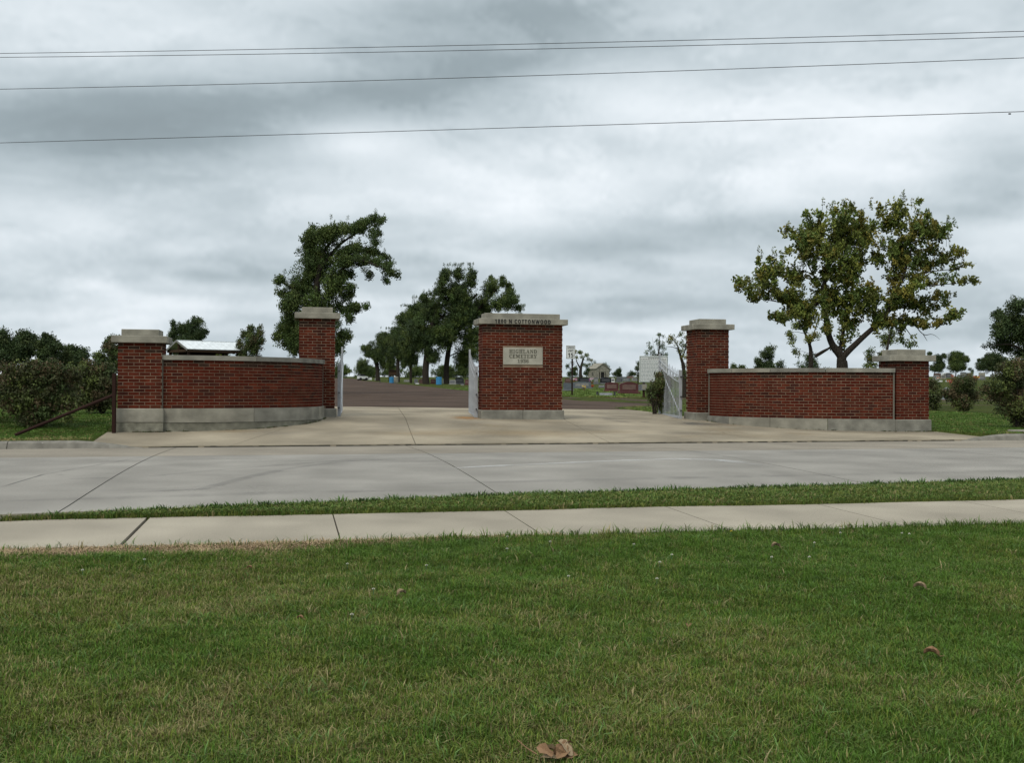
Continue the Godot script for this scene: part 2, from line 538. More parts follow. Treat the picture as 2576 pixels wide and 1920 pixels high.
func build_ground() -> void:
	# the ground itself, one sheet to the horizon
	var us := steps(-420, -60, 40) + steps(-50, -16, 5) + steps(-14, -9.5, 0.4) + [-9.36, -9.28] + steps(-9.0, 9.0, 0.35) + [9.28, 9.36] + steps(9.5, 20, 0.5) + steps(22, 60, 4) + steps(80, 520, 40)
	var vs := steps(-60, -34, 6) + steps(-30, -18.9, 0.3) + [-18.8, -18.5, -18.26, -18.2, -16.75, -16.66] + steps(-16.5, -14.6, 0.2) + [-12.0, -9.0, -5.75, -5.56, -5.48] + steps(-5.2, 8.0, 0.4) + steps(9, 36, 1.5) + steps(40, 57, 4) + steps(62, 130, 7) + steps(140, 300, 14) + [350, 420, 560, 700]
	var m := MB.new()
	for v in vs:
		for u in us:
			m.v.append(gp(u, v, ground_y(u, v))); m.c.append(Color.WHITE)
			var hx := (ground_y(u + 0.1, v) - ground_y(u - 0.1, v)) / 0.2
			var hz := (ground_y(u, v + 0.1) - ground_y(u, v - 0.1)) / 0.2
			hx = clampf(hx, -0.5, 0.5); hz = clampf(hz, -0.5, 0.5)
			m.n.append((Vector3.UP - Vector3(GC, 0, -GS) * hx - Vector3(-GS, 0, -GC) * hz).normalized())
	var cols := us.size()
	for r in vs.size() - 1:
		for q in cols - 1:
			var a := r * cols + q
			for t in [a, a + cols, a + 1, a + 1, a + cols, a + cols + 1]:
				m.i.append(t)
	var g := part("ground", m.mesh(), M.turf, self)
	g.set_meta("kind", "structure")

	# the street: concrete slabs with dark joints, then a separate lane of slabs along the far kerb
	var road := struct("road")
	var cuts := [-60.0, -33.5, -29.0, -24.7, -20.5, -16.2, -12.0, -7.72, -3.5, 0.95, 5.3, 9.6, 13.9, 18.2, 22.5, 27.0, 60.0]
	for k in cuts.size() - 1:
		var a: float = cuts[k] + 0.009
		var b: float = cuts[k + 1] - 0.009
		var near := sheet(unit(8), steps(-16.64, -9.06, 0.6), road_level, func(v): return Vector2(a, b), 0.2)
		for q in near.v.size():
			pass
		part("road_slab", near.mesh(), M.road, road)
		var far := sheet(unit(8), steps(-9.045, -5.72, 0.5), road_level, func(v): return Vector2(a, b), 0.2)
		part("road_slab", far.mesh(), M.parking_lane, road)
	var lip := MB.new()                        # lip where entrance paving meets the street, its shadow line and dirt coloured dark
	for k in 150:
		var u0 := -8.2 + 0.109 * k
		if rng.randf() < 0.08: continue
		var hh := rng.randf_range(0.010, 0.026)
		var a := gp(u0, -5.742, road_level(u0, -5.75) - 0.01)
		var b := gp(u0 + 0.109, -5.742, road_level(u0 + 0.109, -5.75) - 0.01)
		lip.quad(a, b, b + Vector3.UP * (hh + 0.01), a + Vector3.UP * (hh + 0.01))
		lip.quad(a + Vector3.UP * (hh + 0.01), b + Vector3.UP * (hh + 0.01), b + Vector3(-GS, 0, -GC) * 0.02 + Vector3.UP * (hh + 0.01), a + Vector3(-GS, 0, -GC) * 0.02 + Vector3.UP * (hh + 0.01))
	part("lip_shade_dirt", lip.mesh(), M.filler, road)
	var bed := sheet(unit(40), steps(-16.6, -5.74, 0.25), func(u, v): return road_level(u, v) - 0.014, func(v): return Vector2(-60, 60), 0.0)
	part("joint_filler", bed.mesh(), M.filler, road)
	mark([Vector2(-3.85, -12.5), Vector2(-3.3, -12.1), Vector2(-2.9, -11.95), Vector2(-1.25, -11.38), Vector2(-0.1, -11.12), Vector2(0.49, -11.35), Vector2(0.62, -11.8), Vector2(0.8, -12.7)], [0.10, 0.2, 0.15, 0.22, 0.2, 0.2, 0.34, 0.1], "white_streak", "mark_white", 0.32, road_level, road)
	mark([Vector2(-7.7, -14.6), Vector2(-6.6, -14.3), Vector2(-6.2, -13.2), Vector2(-5.7, -12.0), Vector2(-4.9, -10.8), Vector2(-3.0, -10.0)], [0.1, 0.2, 0.22, 0.2, 0.16, 0.1], "tyre_mark", "mark_dark", 0.16, road_level, road)
	mark([Vector2(-7.6, -13.1), Vector2(-6.5, -12.0), Vector2(-5.6, -11.2), Vector2(-4.6, -10.4), Vector2(-2.5, -9.7)], [0.1, 0.18, 0.2, 0.16, 0.1], "tyre_mark", "mark_dark", 0.13, road_level, road)
	mark([Vector2(-4.9, -14.2), Vector2(-3.4, -14.05), Vector2(-1.2, -13.9), Vector2(1.5, -13.8), Vector2(5.0, -13.6)], [0.1, 0.35, 0.3, 0.4, 0.2], "tyre_mark", "mark_dark", 0.12, road_level, road)
	mark([Vector2(-9.0, -15.1), Vector2(-7.0, -14.9), Vector2(-5.5, -14.7), Vector2(-3.5, -14.8)], [0.1, 0.3, 0.3, 0.1], "tyre_mark", "mark_dark", 0.12, road_level, road)
	mark([Vector2(-1.3, -7.6), Vector2(0.5, -7.15), Vector2(1.0, -6.4), Vector2(0.75, -5.9)], [0.05, 0.08, 0.07, 0.05], "tyre_mark", "mark_dark", 0.3, road_level, road)
	for k in 34:     # short scuffs and patches where the surface has worn
		var u := rng.randf_range(-9.5, 7.5)
		var v := rng.randf_range(-15.0, -6.2)
		mark([Vector2(u, v), Vector2(u + rng.randf_range(0.08, 0.5), v + rng.randf_range(-0.02, 0.02))], [0.02, rng.randf_range(0.025, 0.06), 0.02], "scuff", "mark_dark", rng.randf_range(0.2, 0.55), road_level, road)
	for k in 16:
		blotch(rng.randf_range(-10.0, 7.0), rng.randf_range(-14.8, -9.6), rng.randf_range(0.8, 2.6), rng.randf_range(0.12, 0.4), "worn_patch", "mark_dark", rng.randf_range(0.03, 0.09), road_level, road)
	mark([Vector2(-8.75, -14.0), Vector2(-8.6, -12.4), Vector2(-8.1, -10.6), Vector2(-7.8, -9.1)], [0.012, 0.02, 0.015, 0.01], "crack", "mark_dark", 0.95, road_level, road, 0.6)
	mark([Vector2(-9.3, -8.97), Vector2(-6.0, -8.99), Vector2(-2.0, -8.96), Vector2(2.0, -8.99), Vector2(8.0, -8.97)], [0.03, 0.06, 0.03, 0.06, 0.03], "gutter_stain", "mark_dark", 0.3, road_level, road)
	mark([Vector2(-9.0, -5.83), Vector2(-5.0, -5.82), Vector2(0.0, -5.82), Vector2(5.0, -5.82), Vector2(7.4, -5.83)], [0.12, 0.05, 0.04, 0.06, 0.05], "gutter_stain", "mark_dark", 0.8, road_level, road, 0.9)

	# the pavement on this side of the street
	var walk := struct("sidewalk")
	for k in 26:
		var a := -22.35 + 1.5515 * k + 0.006
		var b := a + 1.5515 - 0.012
		if k == 9: b -= 0.018
		part("pavement_slab", sheet(unit(4), steps(-18.25, -16.68, 0.4), func(u, v): return level(u, v) + 0.012 * sin(floorf(u * 0.645) * 2.3) * 0.3, func(v): return Vector2(a, b), 0.15).mesh(), M.walk, walk)
	part("joint_filler", sheet(unit(30), [-18.24, -17.4, -16.69], func(u, v): return level(u, v) - 0.022, func(v): return Vector2(-22, 18), 0.0).mesh(), M.filler, walk)

	# near kerb behind the grass strip
	var near_kerb := struct("near_kerb")
	for k in 14:
		var a := -22.0 + 3.05 * k
		var m2 := MB.new()
		for s in 6:
			var u0 := a + 3.03 * s / 6.0
			var u1 := a + 3.03 * (s + 1) / 6.0
			var p := []
			for u in [u0, u1]:
				var y: float = maxf(level(u, strip_edge(u)) + 0.03 * smoothstep(-9.0, -6.5, u), road_level(u, -15.5) + 0.06)
				p.append([gp(u, strip_edge(u) + 0.0, y - 0.25), gp(u, strip_edge(u), y), gp(u, strip_edge(u) + 0.08, y - 0.01), gp(u, strip_edge(u) + 0.12, y - 0.3)])
			for q in 3:
				m2.quad(p[0][q], p[1][q], p[1][q + 1], p[0][q + 1])
		part("kerb_segment", m2.mesh(), M.walk, near_kerb)

	# far kerbs: rounded concrete, dropping to nothing at the entrance
	for side in [-1.0, 1.0]:
		var kerb := struct("left_kerb" if side < 0 else "right_kerb")
		var ends := [8.3, 10.6, 12.0, 13.3, 16.3, 19.3, 22.3, 25.3, 28.3, 31.3, 40.0, 50.0]
		for k in ends.size() - 1:
			var m3 := MB.new()
			var ring0 := []
			var us2 := steps(ends[k] + 0.006, ends[k + 1] - 0.006, 0.3)
			for a in us2:
				var u: float = a * side
				var rise: float = 0.125 * smoothstep(8.2, 9.5, a) + 0.012
				var y0 := road_level(u, -5.75)
				var ring := []
				for q in [[-0.19, -0.05], [-0.17, 0.15], [-0.135, 0.72], [-0.09, 0.95], [-0.03, 1.0], [0.02, 1.0], [0.06, 0.95], [0.07, -0.8]]:
					ring.append(gp(u, -5.60 + q[0], y0 + (rise * q[1] if q[1] > 0 else q[1] * 0.3)))
				if ring0.size():
					for q in 7:
						if side > 0: m3.quad(ring0[q], ring[q], ring[q + 1], ring0[q + 1])
						else: m3.quad(ring[q], ring0[q], ring0[q + 1], ring[q + 1])
				ring0 = ring
			part("kerb_segment", m3.mesh(), M.kerb, kerb)

	# paved entrance in front of and between the piers
	var apron := struct("entrance_paving")
	var yf := func(u, v): return maxf(level(u, v), level(u, -5.75)) + 0.004 * sin(u * 3.0) * sin(v * 2.1)
	var seams := [func(v): return -wing_bound(v), func(v): return lerpf(-6.75, -4.95, clampf((v + 5.75) / 6.0, 0, 1)), func(v): return -3.31 + (v + 5.57) * 0.069, func(v): return 0.42 + (v + 6.9) * 0.094, func(v): return wing_bound(v) if v < 0.6 else lerpf(5.3, 5.0, (v - 0.6) / 7.0)]
	var rows := [-5.72, -5.4, -5.0, -4.5, -4.0, -3.6, -3.31, -3.29, -3.15, -3.0, -2.6, -2.2, -1.8, -1.4, -1.0, -0.6, -0.3, -0.05, 0.05, 0.6, 1.2, 2.0, 3.0, 4.0, 5.0, 6.0, 7.2]
	for k in 4:
		var l: Callable = seams[k]
		var r: Callable = seams[k + 1]
		part("paving_slab", sheet(unit(10), rows, yf, func(v):
			var x0: float = l.call(v) + 0.006
			var x1: float = r.call(v) - 0.006
			return Vector2(minf(x0, x1 - 0.01), x1), 0.3).mesh(), M.apron, apron)
	part("joint_filler", sheet(unit(30), rows, func(u, v): return yf.call(u, v) - 0.012, func(v): return Vector2(-minf(wing_bound(v), 9.2) + 0.1, minf(wing_bound(v), 5.2 if v > 0.6 else 9.2) - 0.1), 0.0).mesh(), M.filler, apron)
	blotch(-1.35, 0.35, 0.5, 0.9, "rust_stain", "stain_rust", 0.75, yf, apron)
	for k in 22:
		var u := rng.randf_range(-7.0, 6.5)
		blotch(u, rng.randf_range(-5.0, -0.8), rng.randf_range(0.5, 1.8), rng.randf_range(0.4, 1.3), "stain", "stain_tan" if k % 3 else "mark_dark", rng.randf_range(0.10, 0.30) * (1.0 if k % 3 else 0.5), yf, apron)
	for k in 14:
		blotch(rng.randf_range(2.2, 4.6), rng.randf_range(-2.0, 2.5), rng.randf_range(0.1, 0.5), rng.randf_range(0.1, 0.4), "stain", "mark_dark", rng.randf_range(0.2, 0.4), yf, apron)

	# reddish asphalt drive beyond, and its branch to the right
	var drive := struct("cemetery_drive")
	var yd := func(u, v): return level(u, v) - 0.005
	var edge_l := func(v): return -8.0 + 0.25 * lumps.get_noise_1d(v * 9.0)
	var edge_r := func(v): return (5.4 + pow(clampf((v - 8.0) / 12.0, 0, 1), 2.0) * 7.5 if v < 20.0 else (13.5 if v < 36.5 else 8.0 + 5.5 * (1.0 - smoothstep(36.5, 39.5, v)))) + 0.2 * lumps.get_noise_1d(v * 11.0 + 40.0)
	part("asphalt", sheet(unit(14), [7.2, 7.6] + steps(8, 60, 1.0) + steps(64, 130, 6) + steps(140, 225, 12), yd, func(v): return Vector2(edge_l.call(v), edge_r.call(v)), 0.12).mesh(), M.asphalt, drive)
	part("branch", sheet(unit(20), steps(20.5, 36.5, 1.0), yd, func(v): return Vector2(13.3, 75.0), 0.12).mesh(), M.asphalt, drive)


# ---------------------------------------------------------------- brickwork
var brick_full := []
var brick_half := []
const BL := 0.2008
const JOINT := 0.0122
const BD := 0.092

func make_bricks() -> void:
	for k in 3:
		var j := 0.0012 * (k - 1)
		var a := MB.new(); a.box(Vector3.ZERO, Vector3(BL + j, 0.0555, BD)); brick_full.append(a.mesh())
		var b := MB.new(); b.box(Vector3.ZERO, Vector3((BL - JOINT) / 2 + j, 0.0555, BD)); brick_half.append(b.mesh())

func brick_mat(dark := 0.0) -> Material:
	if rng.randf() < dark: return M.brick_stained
	return M["brick%d" % [0, 0, 1, 1, 2, 3, 4, 5][rng.randi() % 8]]

func course_cuts(width: float, odd: bool) -> Array:      # [middle, length] of the bricks of a course
	var unit_ := BL + JOINT
	var r := []
	var x := -width / 2.0
	if odd:
		var h := (BL - JOINT) / 2.0
		r.append([x + h / 2, h]); x += h + JOINT
	while x < width / 2.0 - 0.03:
		var l := minf(BL, width / 2.0 - x)
		r.append([x + l / 2, l])
		x += l + JOINT
	return r

func brick_face(parent: Node3D, loose: MB, width: float, y0: float, courses: int, rise: float, face: Transform3D, single: bool, skip := Rect2(), inset := 0.0, dark_top := 0, budget := [300]) -> void:
	# face: local frame with x along the wall, y up, z outward; bricks' outer faces lie at z = 0
	for k in courses:
		var y := y0 + rise * (k + 0.5)
		for b in course_cuts(width, (k % 2) == 1):
			var x: float = b[0]
			var l: float = b[1]
			var l0: float = x - l / 2
			var l1: float = x + l / 2
			if skip.size.x > 0 and y > skip.position.y - 0.03 and y < skip.end.y + 0.03 and l1 > skip.position.x and l0 < skip.end.x:
				if l0 < skip.position.x - 0.03: l1 = skip.position.x - 0.006
				elif l1 > skip.end.x + 0.03: l0 = skip.end.x + 0.006
				else: continue
			l = l1 - l0
			x = (l0 + l1) / 2
			var at := face * Vector3(x, y, -BD / 2 - rng.randf() * 0.002)
			var dark := 0.0
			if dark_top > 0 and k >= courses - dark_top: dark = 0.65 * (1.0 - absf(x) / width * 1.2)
			if single and budget[0] > 0:
				budget[0] -= 1
				var mesh: Mesh
				if absf(l - BL) < 0.004: mesh = brick_full[rng.randi() % 3]
				elif absf(l - (BL - JOINT) / 2) < 0.004: mesh = brick_half[rng.randi() % 3]
				else:
					var q := MB.new(); q.box(Vector3.ZERO, Vector3(l, 0.0555, BD)); mesh = q.mesh()
				var o := part("brick", mesh, brick_mat(dark), parent)
				o.transform = Transform3D(face.basis * Basis(Vector3.UP, rng.randf_range(-0.004, 0.004)), at)
			else:
				loose.box(at, Vector3(l, 0.0555, BD), face.basis)

func pier(called: String, label: String, u: float, v: float, width: float, deep: float, foot: float, plinth_top: float, courses: int, rise: float, left_single: bool, right_single: bool, joint_front: float, plaque := Rect2(), low_foot := false) -> Node3D:
	var p := gp(u, v, foot)
	var o := thing(called, label, "gate pier", p + Vector3(GS, 0, GC) * -deep / 2, TURN)
	var y0 := plinth_top - foot
	var y1 := y0 + courses * rise
	var core := MB.new()
	core.box(Vector3(0, (y0 + y1) / 2, 0), Vector3(width - 0.010, y1 - y0, deep - 0.010))
	part("mortar", core.mesh(), M.mortar, o)
	var loose := MB.new()
	var budget := [300]
	brick_face(o, loose, width, y0, courses, rise, Transform3D(Basis(), Vector3(0, 0, deep / 2)), true, plaque, 0.0, 3, budget)
	var sw := deep - 2 * BD - 2 * JOINT
	var side_b := Basis(Vector3.UP, -PI / 2)
	brick_face(o, loose, sw, y0, courses, rise, Transform3D(side_b, Vector3(-width / 2, 0, 0)), left_single, Rect2(), 0.0, 2, budget)
	brick_face(o, loose, sw, y0, courses, rise, Transform3D(Basis(Vector3.UP, PI / 2), Vector3(width / 2, 0, 0)), right_single, Rect2(), 0.0, 2, budget)
	brick_face(o, loose, width, y0, courses, rise, Transform3D(Basis(Vector3.UP, PI), Vector3(0, 0, -deep / 2)), false)
	stuff(part("brickwork", loose.mesh(), M.brick1, o))
	# plinth
	var ph := y0
	if low_foot:
		ph = 0.29
		var f := MB.new()
		f.box(Vector3(0, (y0 - ph) / 2 - 0.15, 0), Vector3(width + 0.075, y0 - ph + 0.3 - 0.004, deep + 0.075))
		part("footing", f.mesh(), M.footing, o)
	if width > 1.5:
		for s in [-1.0, 1.0]:
			var q := MB.new(); q.cbox(Vector3(s * (width + 0.09) / 4, y0 - ph / 2 - 0.06, 0), Vector3((width + 0.09) / 2 - 0.004, ph + 0.12, deep + 0.09), 0.012)
			part("plinth_stone", q.mesh(), M.stone, o)
	else:
		var q := MB.new(); q.cbox(Vector3(0, y0 - ph / 2 - (0.0 if low_foot else 0.06), 0), Vector3(width + 0.09, ph + (0.0 if low_foot else 0.12), deep + 0.09), 0.015)
		part("plinth_stone", q.mesh(), M.stone if not low_foot else M.stone_warm, o)
	# cap: a wide slab in two lengths and a smaller block on it
	var jf := joint_front
	var dd := deep + 0.225
	var a := MB.new(); a.cbox(Vector3(0, y1 + 0.07, dd / 2 - jf / 2), Vector3(width + 0.225, 0.14, jf), 0.008)
	part("cap_slab", a.mesh(), M.stone_warm, o)
	var b := MB.new(); b.cbox(Vector3(0, y1 + 0.07, -jf / 2 - 0.003), Vector3(width + 0.222, 0.139, dd - jf - 0.006), 0.008)
	part("cap_slab", b.mesh(), M.stone, o)
	var c := MB.new(); c.cbox(Vector3(0, y1 + 0.14 + 0.07, 0), Vector3(width - 0.115, 0.14, deep - 0.10), 0.010)
	part("cap_block", c.mesh(), M.stone_warm, o)
	return o

func wing(called: String, label: String, side: float, foot: float, plinth_top: float, courses: int, rise: float, coping_cuts: Array, plinth_cuts: Array, low_foot: bool) -> void:
	var o := thing(called, label, "garden wall", gp(side * 7.0, -1.5, foot), TURN)
	var centre := Vector2(side * 8.27, 0.0)
	# local frame of the node: x along the street, z towards the street; origin at u = 7, v = -1.5
	var place := func(t: float, off: float) -> Vector2:      # off: metres outward from the street face
		var th := t * PI / 2
		return Vector2(centre.x - side * (3.35 + off) * sin(th), -(3.2 + off) * cos(th))
	var local := func(p: Vector2, y: float) -> Vector3:
		return Vector3(p.x - side * 7.0, y, -(p.y + 1.5))
	var arc := func(t0: float, t1: float, o0: float, o1: float, ya: float, yb: float, n: int) -> MB:
		var m := MB.new()
		for k in n:
			var a := lerpf(t0, t1, float(k) / n)
			var b := lerpf(t0, t1, float(k + 1) / n)
			if side > 0:
				var sw := a; a = b; b = sw
			var c := []
			for t in [a, b]:
				c.append([local.call(place.call(t, o1), ya), local.call(place.call(t, o1), yb), local.call(place.call(t, o0), yb), local.call(place.call(t, o0), ya)])
			m.quad(c[0][0], c[1][0], c[1][1], c[0][1])
			m.quad(c[0][1], c[1][1], c[1][2], c[0][2])
			m.quad(c[0][2], c[1][2], c[1][3], c[0][3])
			if k == 0 or k == n - 1:
				var e := 0 if (k == 0) == (side < 0) else 1
				if n == 1:
					m.quad(c[0][3], c[0][0], c[0][1], c[0][2]); m.quad(c[1][0], c[1][3], c[1][2], c[1][1])
				elif e == 0: m.quad(c[0][3], c[0][0], c[0][1], c[0][2])
				else: m.quad(c[1][0], c[1][3], c[1][2], c[1][1])
		return m
	var y0 := plinth_top - foot
	var y1 := y0 + courses * rise
	part("mortar", arc.call(0.0, 1.0, -0.295, -0.005, y0, y1, 28).mesh(), M.mortar, o)
	# arc length table
	var table := [0.0]
	for k in 200:
		table.append(table[-1] + (place.call((k + 1) / 200.0, 0.0) as Vector2).distance_to(place.call(k / 200.0, 0.0)))
	var find := func(s: float) -> float:
		for k in 200:
			if table[k + 1] >= s:
				return (k + (s - table[k]) / (table[k + 1] - table[k])) / 200.0
		return 1.0
	var total: float = table[-1]
	var loose := MB.new()
	var budget := 300
	var todo := []
	for k in courses:
		var s := 0.0
		var first := true
		while s < total - 0.03:
			var l := BL
			if first and k % 2 == 1: l = (BL - JOINT) / 2
			first = false
			l = minf(l, total - s)
			todo.append([s + l / 2, k, l])
			s += l + JOINT
	todo.sort_custom(func(p, q): return p[0] < q[0] if absf(p[0] - q[0]) > 1e-4 else p[1] < q[1])
	for b in todo:
		var t: float = find.call(b[0])
		var e := 0.004
		var d: Vector2 = ((place.call(minf(t + e, 1), 0.0) as Vector2) - place.call(maxf(t - e, 0), 0.0)).normalized()
		if side > 0: d = -d
		var at2: Vector2 = place.call(t, -BD / 2 - rng.randf() * 0.002)
		var at: Vector3 = local.call(at2, y0 + rise * (b[1] + 0.5))
		var x := Vector3(d.x, 0, -d.y)
		var bs := Basis(x, Vector3.UP, x.cross(Vector3.UP))
		if budget > 0:
			budget -= 1
			var mesh: Mesh
			if absf(b[2] - BL) < 0.004: mesh = brick_full[rng.randi() % 3]
			elif absf(b[2] - (BL - JOINT) / 2) < 0.004: mesh = brick_half[rng.randi() % 3]
			else:
				var q := MB.new(); q.box(Vector3.ZERO, Vector3(b[2], 0.0555, BD)); mesh = q.mesh()
			var dark := 0.0
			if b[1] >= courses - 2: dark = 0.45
			var br := part("brick", mesh, brick_mat(dark), o)
			br.transform = Transform3D(bs, at)
		else:
			loose.box(at, Vector3(b[2], 0.0555, BD), bs)
	for k in courses:                         # the back of the wall
		for q in 22:
			var t: float = (q + (0.5 if k % 2 else 0.0) + 0.25) / 22.6
			var d: Vector2 = ((place.call(minf(t + 0.004, 1), -0.3) as Vector2) - place.call(maxf(t - 0.004, 0), -0.3)).normalized()
			if side > 0: d = -d
			var x := Vector3(d.x, 0, -d.y)
			loose.box(local.call(place.call(t, -0.3 + BD / 2), y0 + rise * (k + 0.5)), Vector3(0.19, 0.0555, BD), Basis(x, Vector3.UP, x.cross(Vector3.UP)))
	stuff(part("brickwork", loose.mesh(), M.brick1, o))
	for k in coping_cuts.size() - 1:
		part("coping_stone", arc.call(coping_cuts[k] + 0.0012, coping_cuts[k + 1] - 0.0012, -0.35, 0.05, y1, y1 + 0.098, 10).mesh(), [M.stone, M.stone_dark, M.stone_warm][k % 3], o)
	for k in plinth_cuts.size() - 1:
		var yb := y0 - 0.29 if low_foot else -0.25
		part("plinth_stone", arc.call(plinth_cuts[k] + 0.001, plinth_cuts[k + 1] - 0.001, -0.34, 0.045, yb, y0, 10).mesh(), [M.stone, M.stone_warm, M.stone_warm, M.stone_dark][k % 4] if not low_foot else [M.stone_warm, M.stone, M.stone_warm][k % 3], o)
	if low_foot:
		part("footing", arc.call(0.0, 1.0, -0.34, 0.032, -0.45, y0 - 0.293, 24).mesh(), M.footing, o)
	var j := MB.new()                          # grey strip sealing the joint with the outer pier
	j.box(local.call(place.call(0.0, 0.004) + Vector2(side * -0.02, 0), (y0 + y1) / 2), Vector3(0.035, y1 - y0, 0.02))
	part("sealing_strip", j.mesh(), M.sealant, o)
	var j2 := MB.new()
	j2.box(local.call(place.call(1.0, 0.004) + Vector2(0, -0.02), (y0 + y1) / 2), Vector3(0.02, y1 - y0, 0.035))
	part("sealing_strip", j2.mesh(), M.sealant, o)

func letters(text: String, height: float, width: float, font_name: String, bold: int, spacing: int, depth := 0.012) -> ArrayMesh:
	var f := SystemFont.new()
	f.font_names = PackedStringArray([font_name])
	f.font_weight = bold
	var fv := FontVariation.new()
	fv.base_font = f
	fv.spacing_glyph = spacing
	var t := TextMesh.new()
	t.text = text
	t.font = fv
	t.font_size = 64
	t.pixel_size = 0.01
	t.depth = 0.1
	var a := t.get_mesh_arrays()
	var v: PackedVector3Array = a[Mesh.ARRAY_VERTEX]
	var lo := Vector3.INF
	var hi := -Vector3.INF
	for p in v:
		lo = lo.min(p); hi = hi.max(p)
	for k in v.size():
		var p := (v[k] - (lo + hi) / 2) / (hi - lo)
		v[k] = Vector3(p.x * width, p.y * height, p.z * depth)
	a[Mesh.ARRAY_VERTEX] = v
	a[Mesh.ARRAY_TANGENT] = null
	var m := ArrayMesh.new()
	m.add_surface_from_arrays(Mesh.PRIMITIVE_TRIANGLES, a)
	return m

func build_gateway() -> void:
	make_bricks()
	pier("gate_pier", "short left outer brick pier with a deep grey footing, beside the brown post", -8.68, -3.3, 0.855, 0.80, 0.18, 0.731, 20, 0.0669, false, true, 0.24, Rect2(), true)
	pier("gate_pier", "tall left brick pier in front of the wind-bent tree", -5.05, 0.1, 0.855, 0.85, 0.42, 0.668, 32, 0.0677, false, false, 0.27)
	var plaque := Rect2(-0.505, 1.98 - 0.215 - 0.40, 1.01, 0.43)
	var mid := pier("gate_pier", "broad middle brick pier carrying the street number and cemetery plaque", 0.0, 0.0, 2.03, 0.66, 0.40, 0.635, 32, 0.0667, false, false, 0.16, plaque)
	pier("gate_pier", "tall right brick pier with the open white gate leaf at its side", 5.12, 0.2, 0.855, 0.85, 0.32, 0.570, 32, 0.0677, true, false, 0.27)
	pier("gate_pier", "short right outer brick pier standing next to the lawn and shrubs", 8.75, -3.2, 0.855, 0.80, 0.16, 0.49, 21, 0.0658, true, false, 0.24)
	var st := MB.new()
	st.cbox(Vector3(0, plaque.get_center().y, 0.33 - 0.04), Vector3(1.005, 0.425, 0.11), 0.008)
	var pl := part("plaque", st.mesh(), M.plaque_stone, mid)
	var y := plaque.position.y
	part("carved_lettering", letters("HIGHLAND", 0.092, 0.70, "Droid Serif", 700, 5), M.carved, pl, Vector3(0, y + 0.335, 0.3445))
	part("carved_lettering", letters("CEMETERY", 0.092, 0.70, "Droid Serif", 700, 4), M.carved, pl, Vector3(0, y + 0.215, 0.3445))
	part("carved_lettering", letters("1936", 0.088, 0.28, "Droid Serif", 700, 4), M.carved, pl, Vector3(0, y + 0.095, 0.3445))
	var top := 0.635 - 0.40 + 32 * 0.0667
	part("street_lettering", letters("1800 N COTTONWOOD", 0.104, 1.41, "Droid Sans", 700, 9), M.black, mid, Vector3(-0.03, top + 0.07, 0.33 + 0.1125 + 0.004))
	wing("wing_wall", "curved left brick wing wall with a grey stone coping and footing", -1.0, 0.3, 0.731, 15, 0.0667, [0.0, 0.375, 1.0], [0.0, 0.365, 0.80, 1.0], true)
	wing("wing_wall", "curved right brick wing wall with four coping stones, in front of the large tree", 1.0, 0.2, 0.50, 16, 0.0688, [0.0, 0.31, 0.56, 0.78, 1.0], [0.0, 0.30, 0.56, 0.80, 1.0], false)

func gate_leaf(label: String, hinge: Vector3, angle: float, flip := false) -> Node3D:
	var o := thing("gate_leaf", label, "gate", hinge, angle, "white iron gate leaves")
	var L := 3.3
	var low := func(t: float) -> float: return 1.0 + 0.5 * pow(t, 1.3)
	var s := MB.new(); s.box(Vector3(0.04, 0.68, 0), Vector3(0.08, 1.30, 0.08)); part("hinge_post", s.mesh(), M.gate_paint, o)
	var f := MB.new(); f.box(Vector3(L, 0.94, 0), Vector3(0.055, 1.86, 0.05)); part("end_post", f.mesh(), M.gate_paint, o)
	var b := MB.new(); b.box(Vector3(L / 2, 0.07, 0), Vector3(L - 0.09, 0.06, 0.045)); part("bottom_rail", b.mesh(), M.gate_paint, o)
	for off in [0.0, 0.17]:
		var pts := []
		var rad := []
		for k in 15:
			var t := k / 14.0
			pts.append(Vector3(0.08 + (L - 0.1) * t, low.call(t) + off, 0)); rad.append(0.015)
		var r := MB.new(); r.tube(pts, rad, 6); part("curved_rail", r.mesh(), M.gate_paint, o)
	var d := MB.new(); d.tube([Vector3(0.1, 0.1, 0.03), Vector3(L - 0.05, 1.42, 0.03)], [0.017, 0.017], 6); part("diagonal_brace", d.mesh(), M.gate_paint, o)
	for k in 15:
		var t := (k + 0.6) / 15.6
		var x := 0.08 + (L - 0.1) * t
		var h: float = low.call(t) + 0.29 + (0.05 if k % 2 else 0.0)
		var m := MB.new(); m.tube([Vector3(x, 0.08, 0), Vector3(x, h - 0.06, 0), Vector3(x, h, 0)], [0.0095, 0.0095, 0.003], 5)
		part("bar", m.mesh(), M.gate_paint, o)
		if k % 2 == 0:
			var c := MB.new()
			var ring := []
			var rr := []
			for q in 9:
				ring.append(Vector3(x + 0.06 + cos(TAU * q / 8) * 0.05, low.call(t) + 0.095 + sin(TAU * q / 8) * 0.06, 0)); rr.append(0.0065)
			c.tube(ring, rr, 4, false); part("ornament_ring", c.mesh(), M.gate_paint, o)
	for y in [0.25, 0.62, 1.15]:
		var p := MB.new(); p.tube([Vector3(0.03, y, 0), Vector3(-0.16, y, 0)], [0.018, 0.018], 6); part("hinge_pin", p.mesh(), M.iron, o)
	return o

func build_gates() -> void:
	# leaves swung open into the cemetery; angle 90 degrees would point straight along -z
	gate_leaf("open white iron gate leaf with diagonal brace on the tall right pier", gp(4.52, 1.0, 0.36), PI / 2 + 0.035)
	gate_leaf("open white iron gate leaf seen edge on at the left side of the middle pier", gp(-1.10, 0.45, 0.40), PI / 2 + 0.09)
	gate_leaf("white iron gate leaf seen edge on right of the tall left pier", gp(-4.50, 0.6, 0.43), PI / 2 + 0.135)


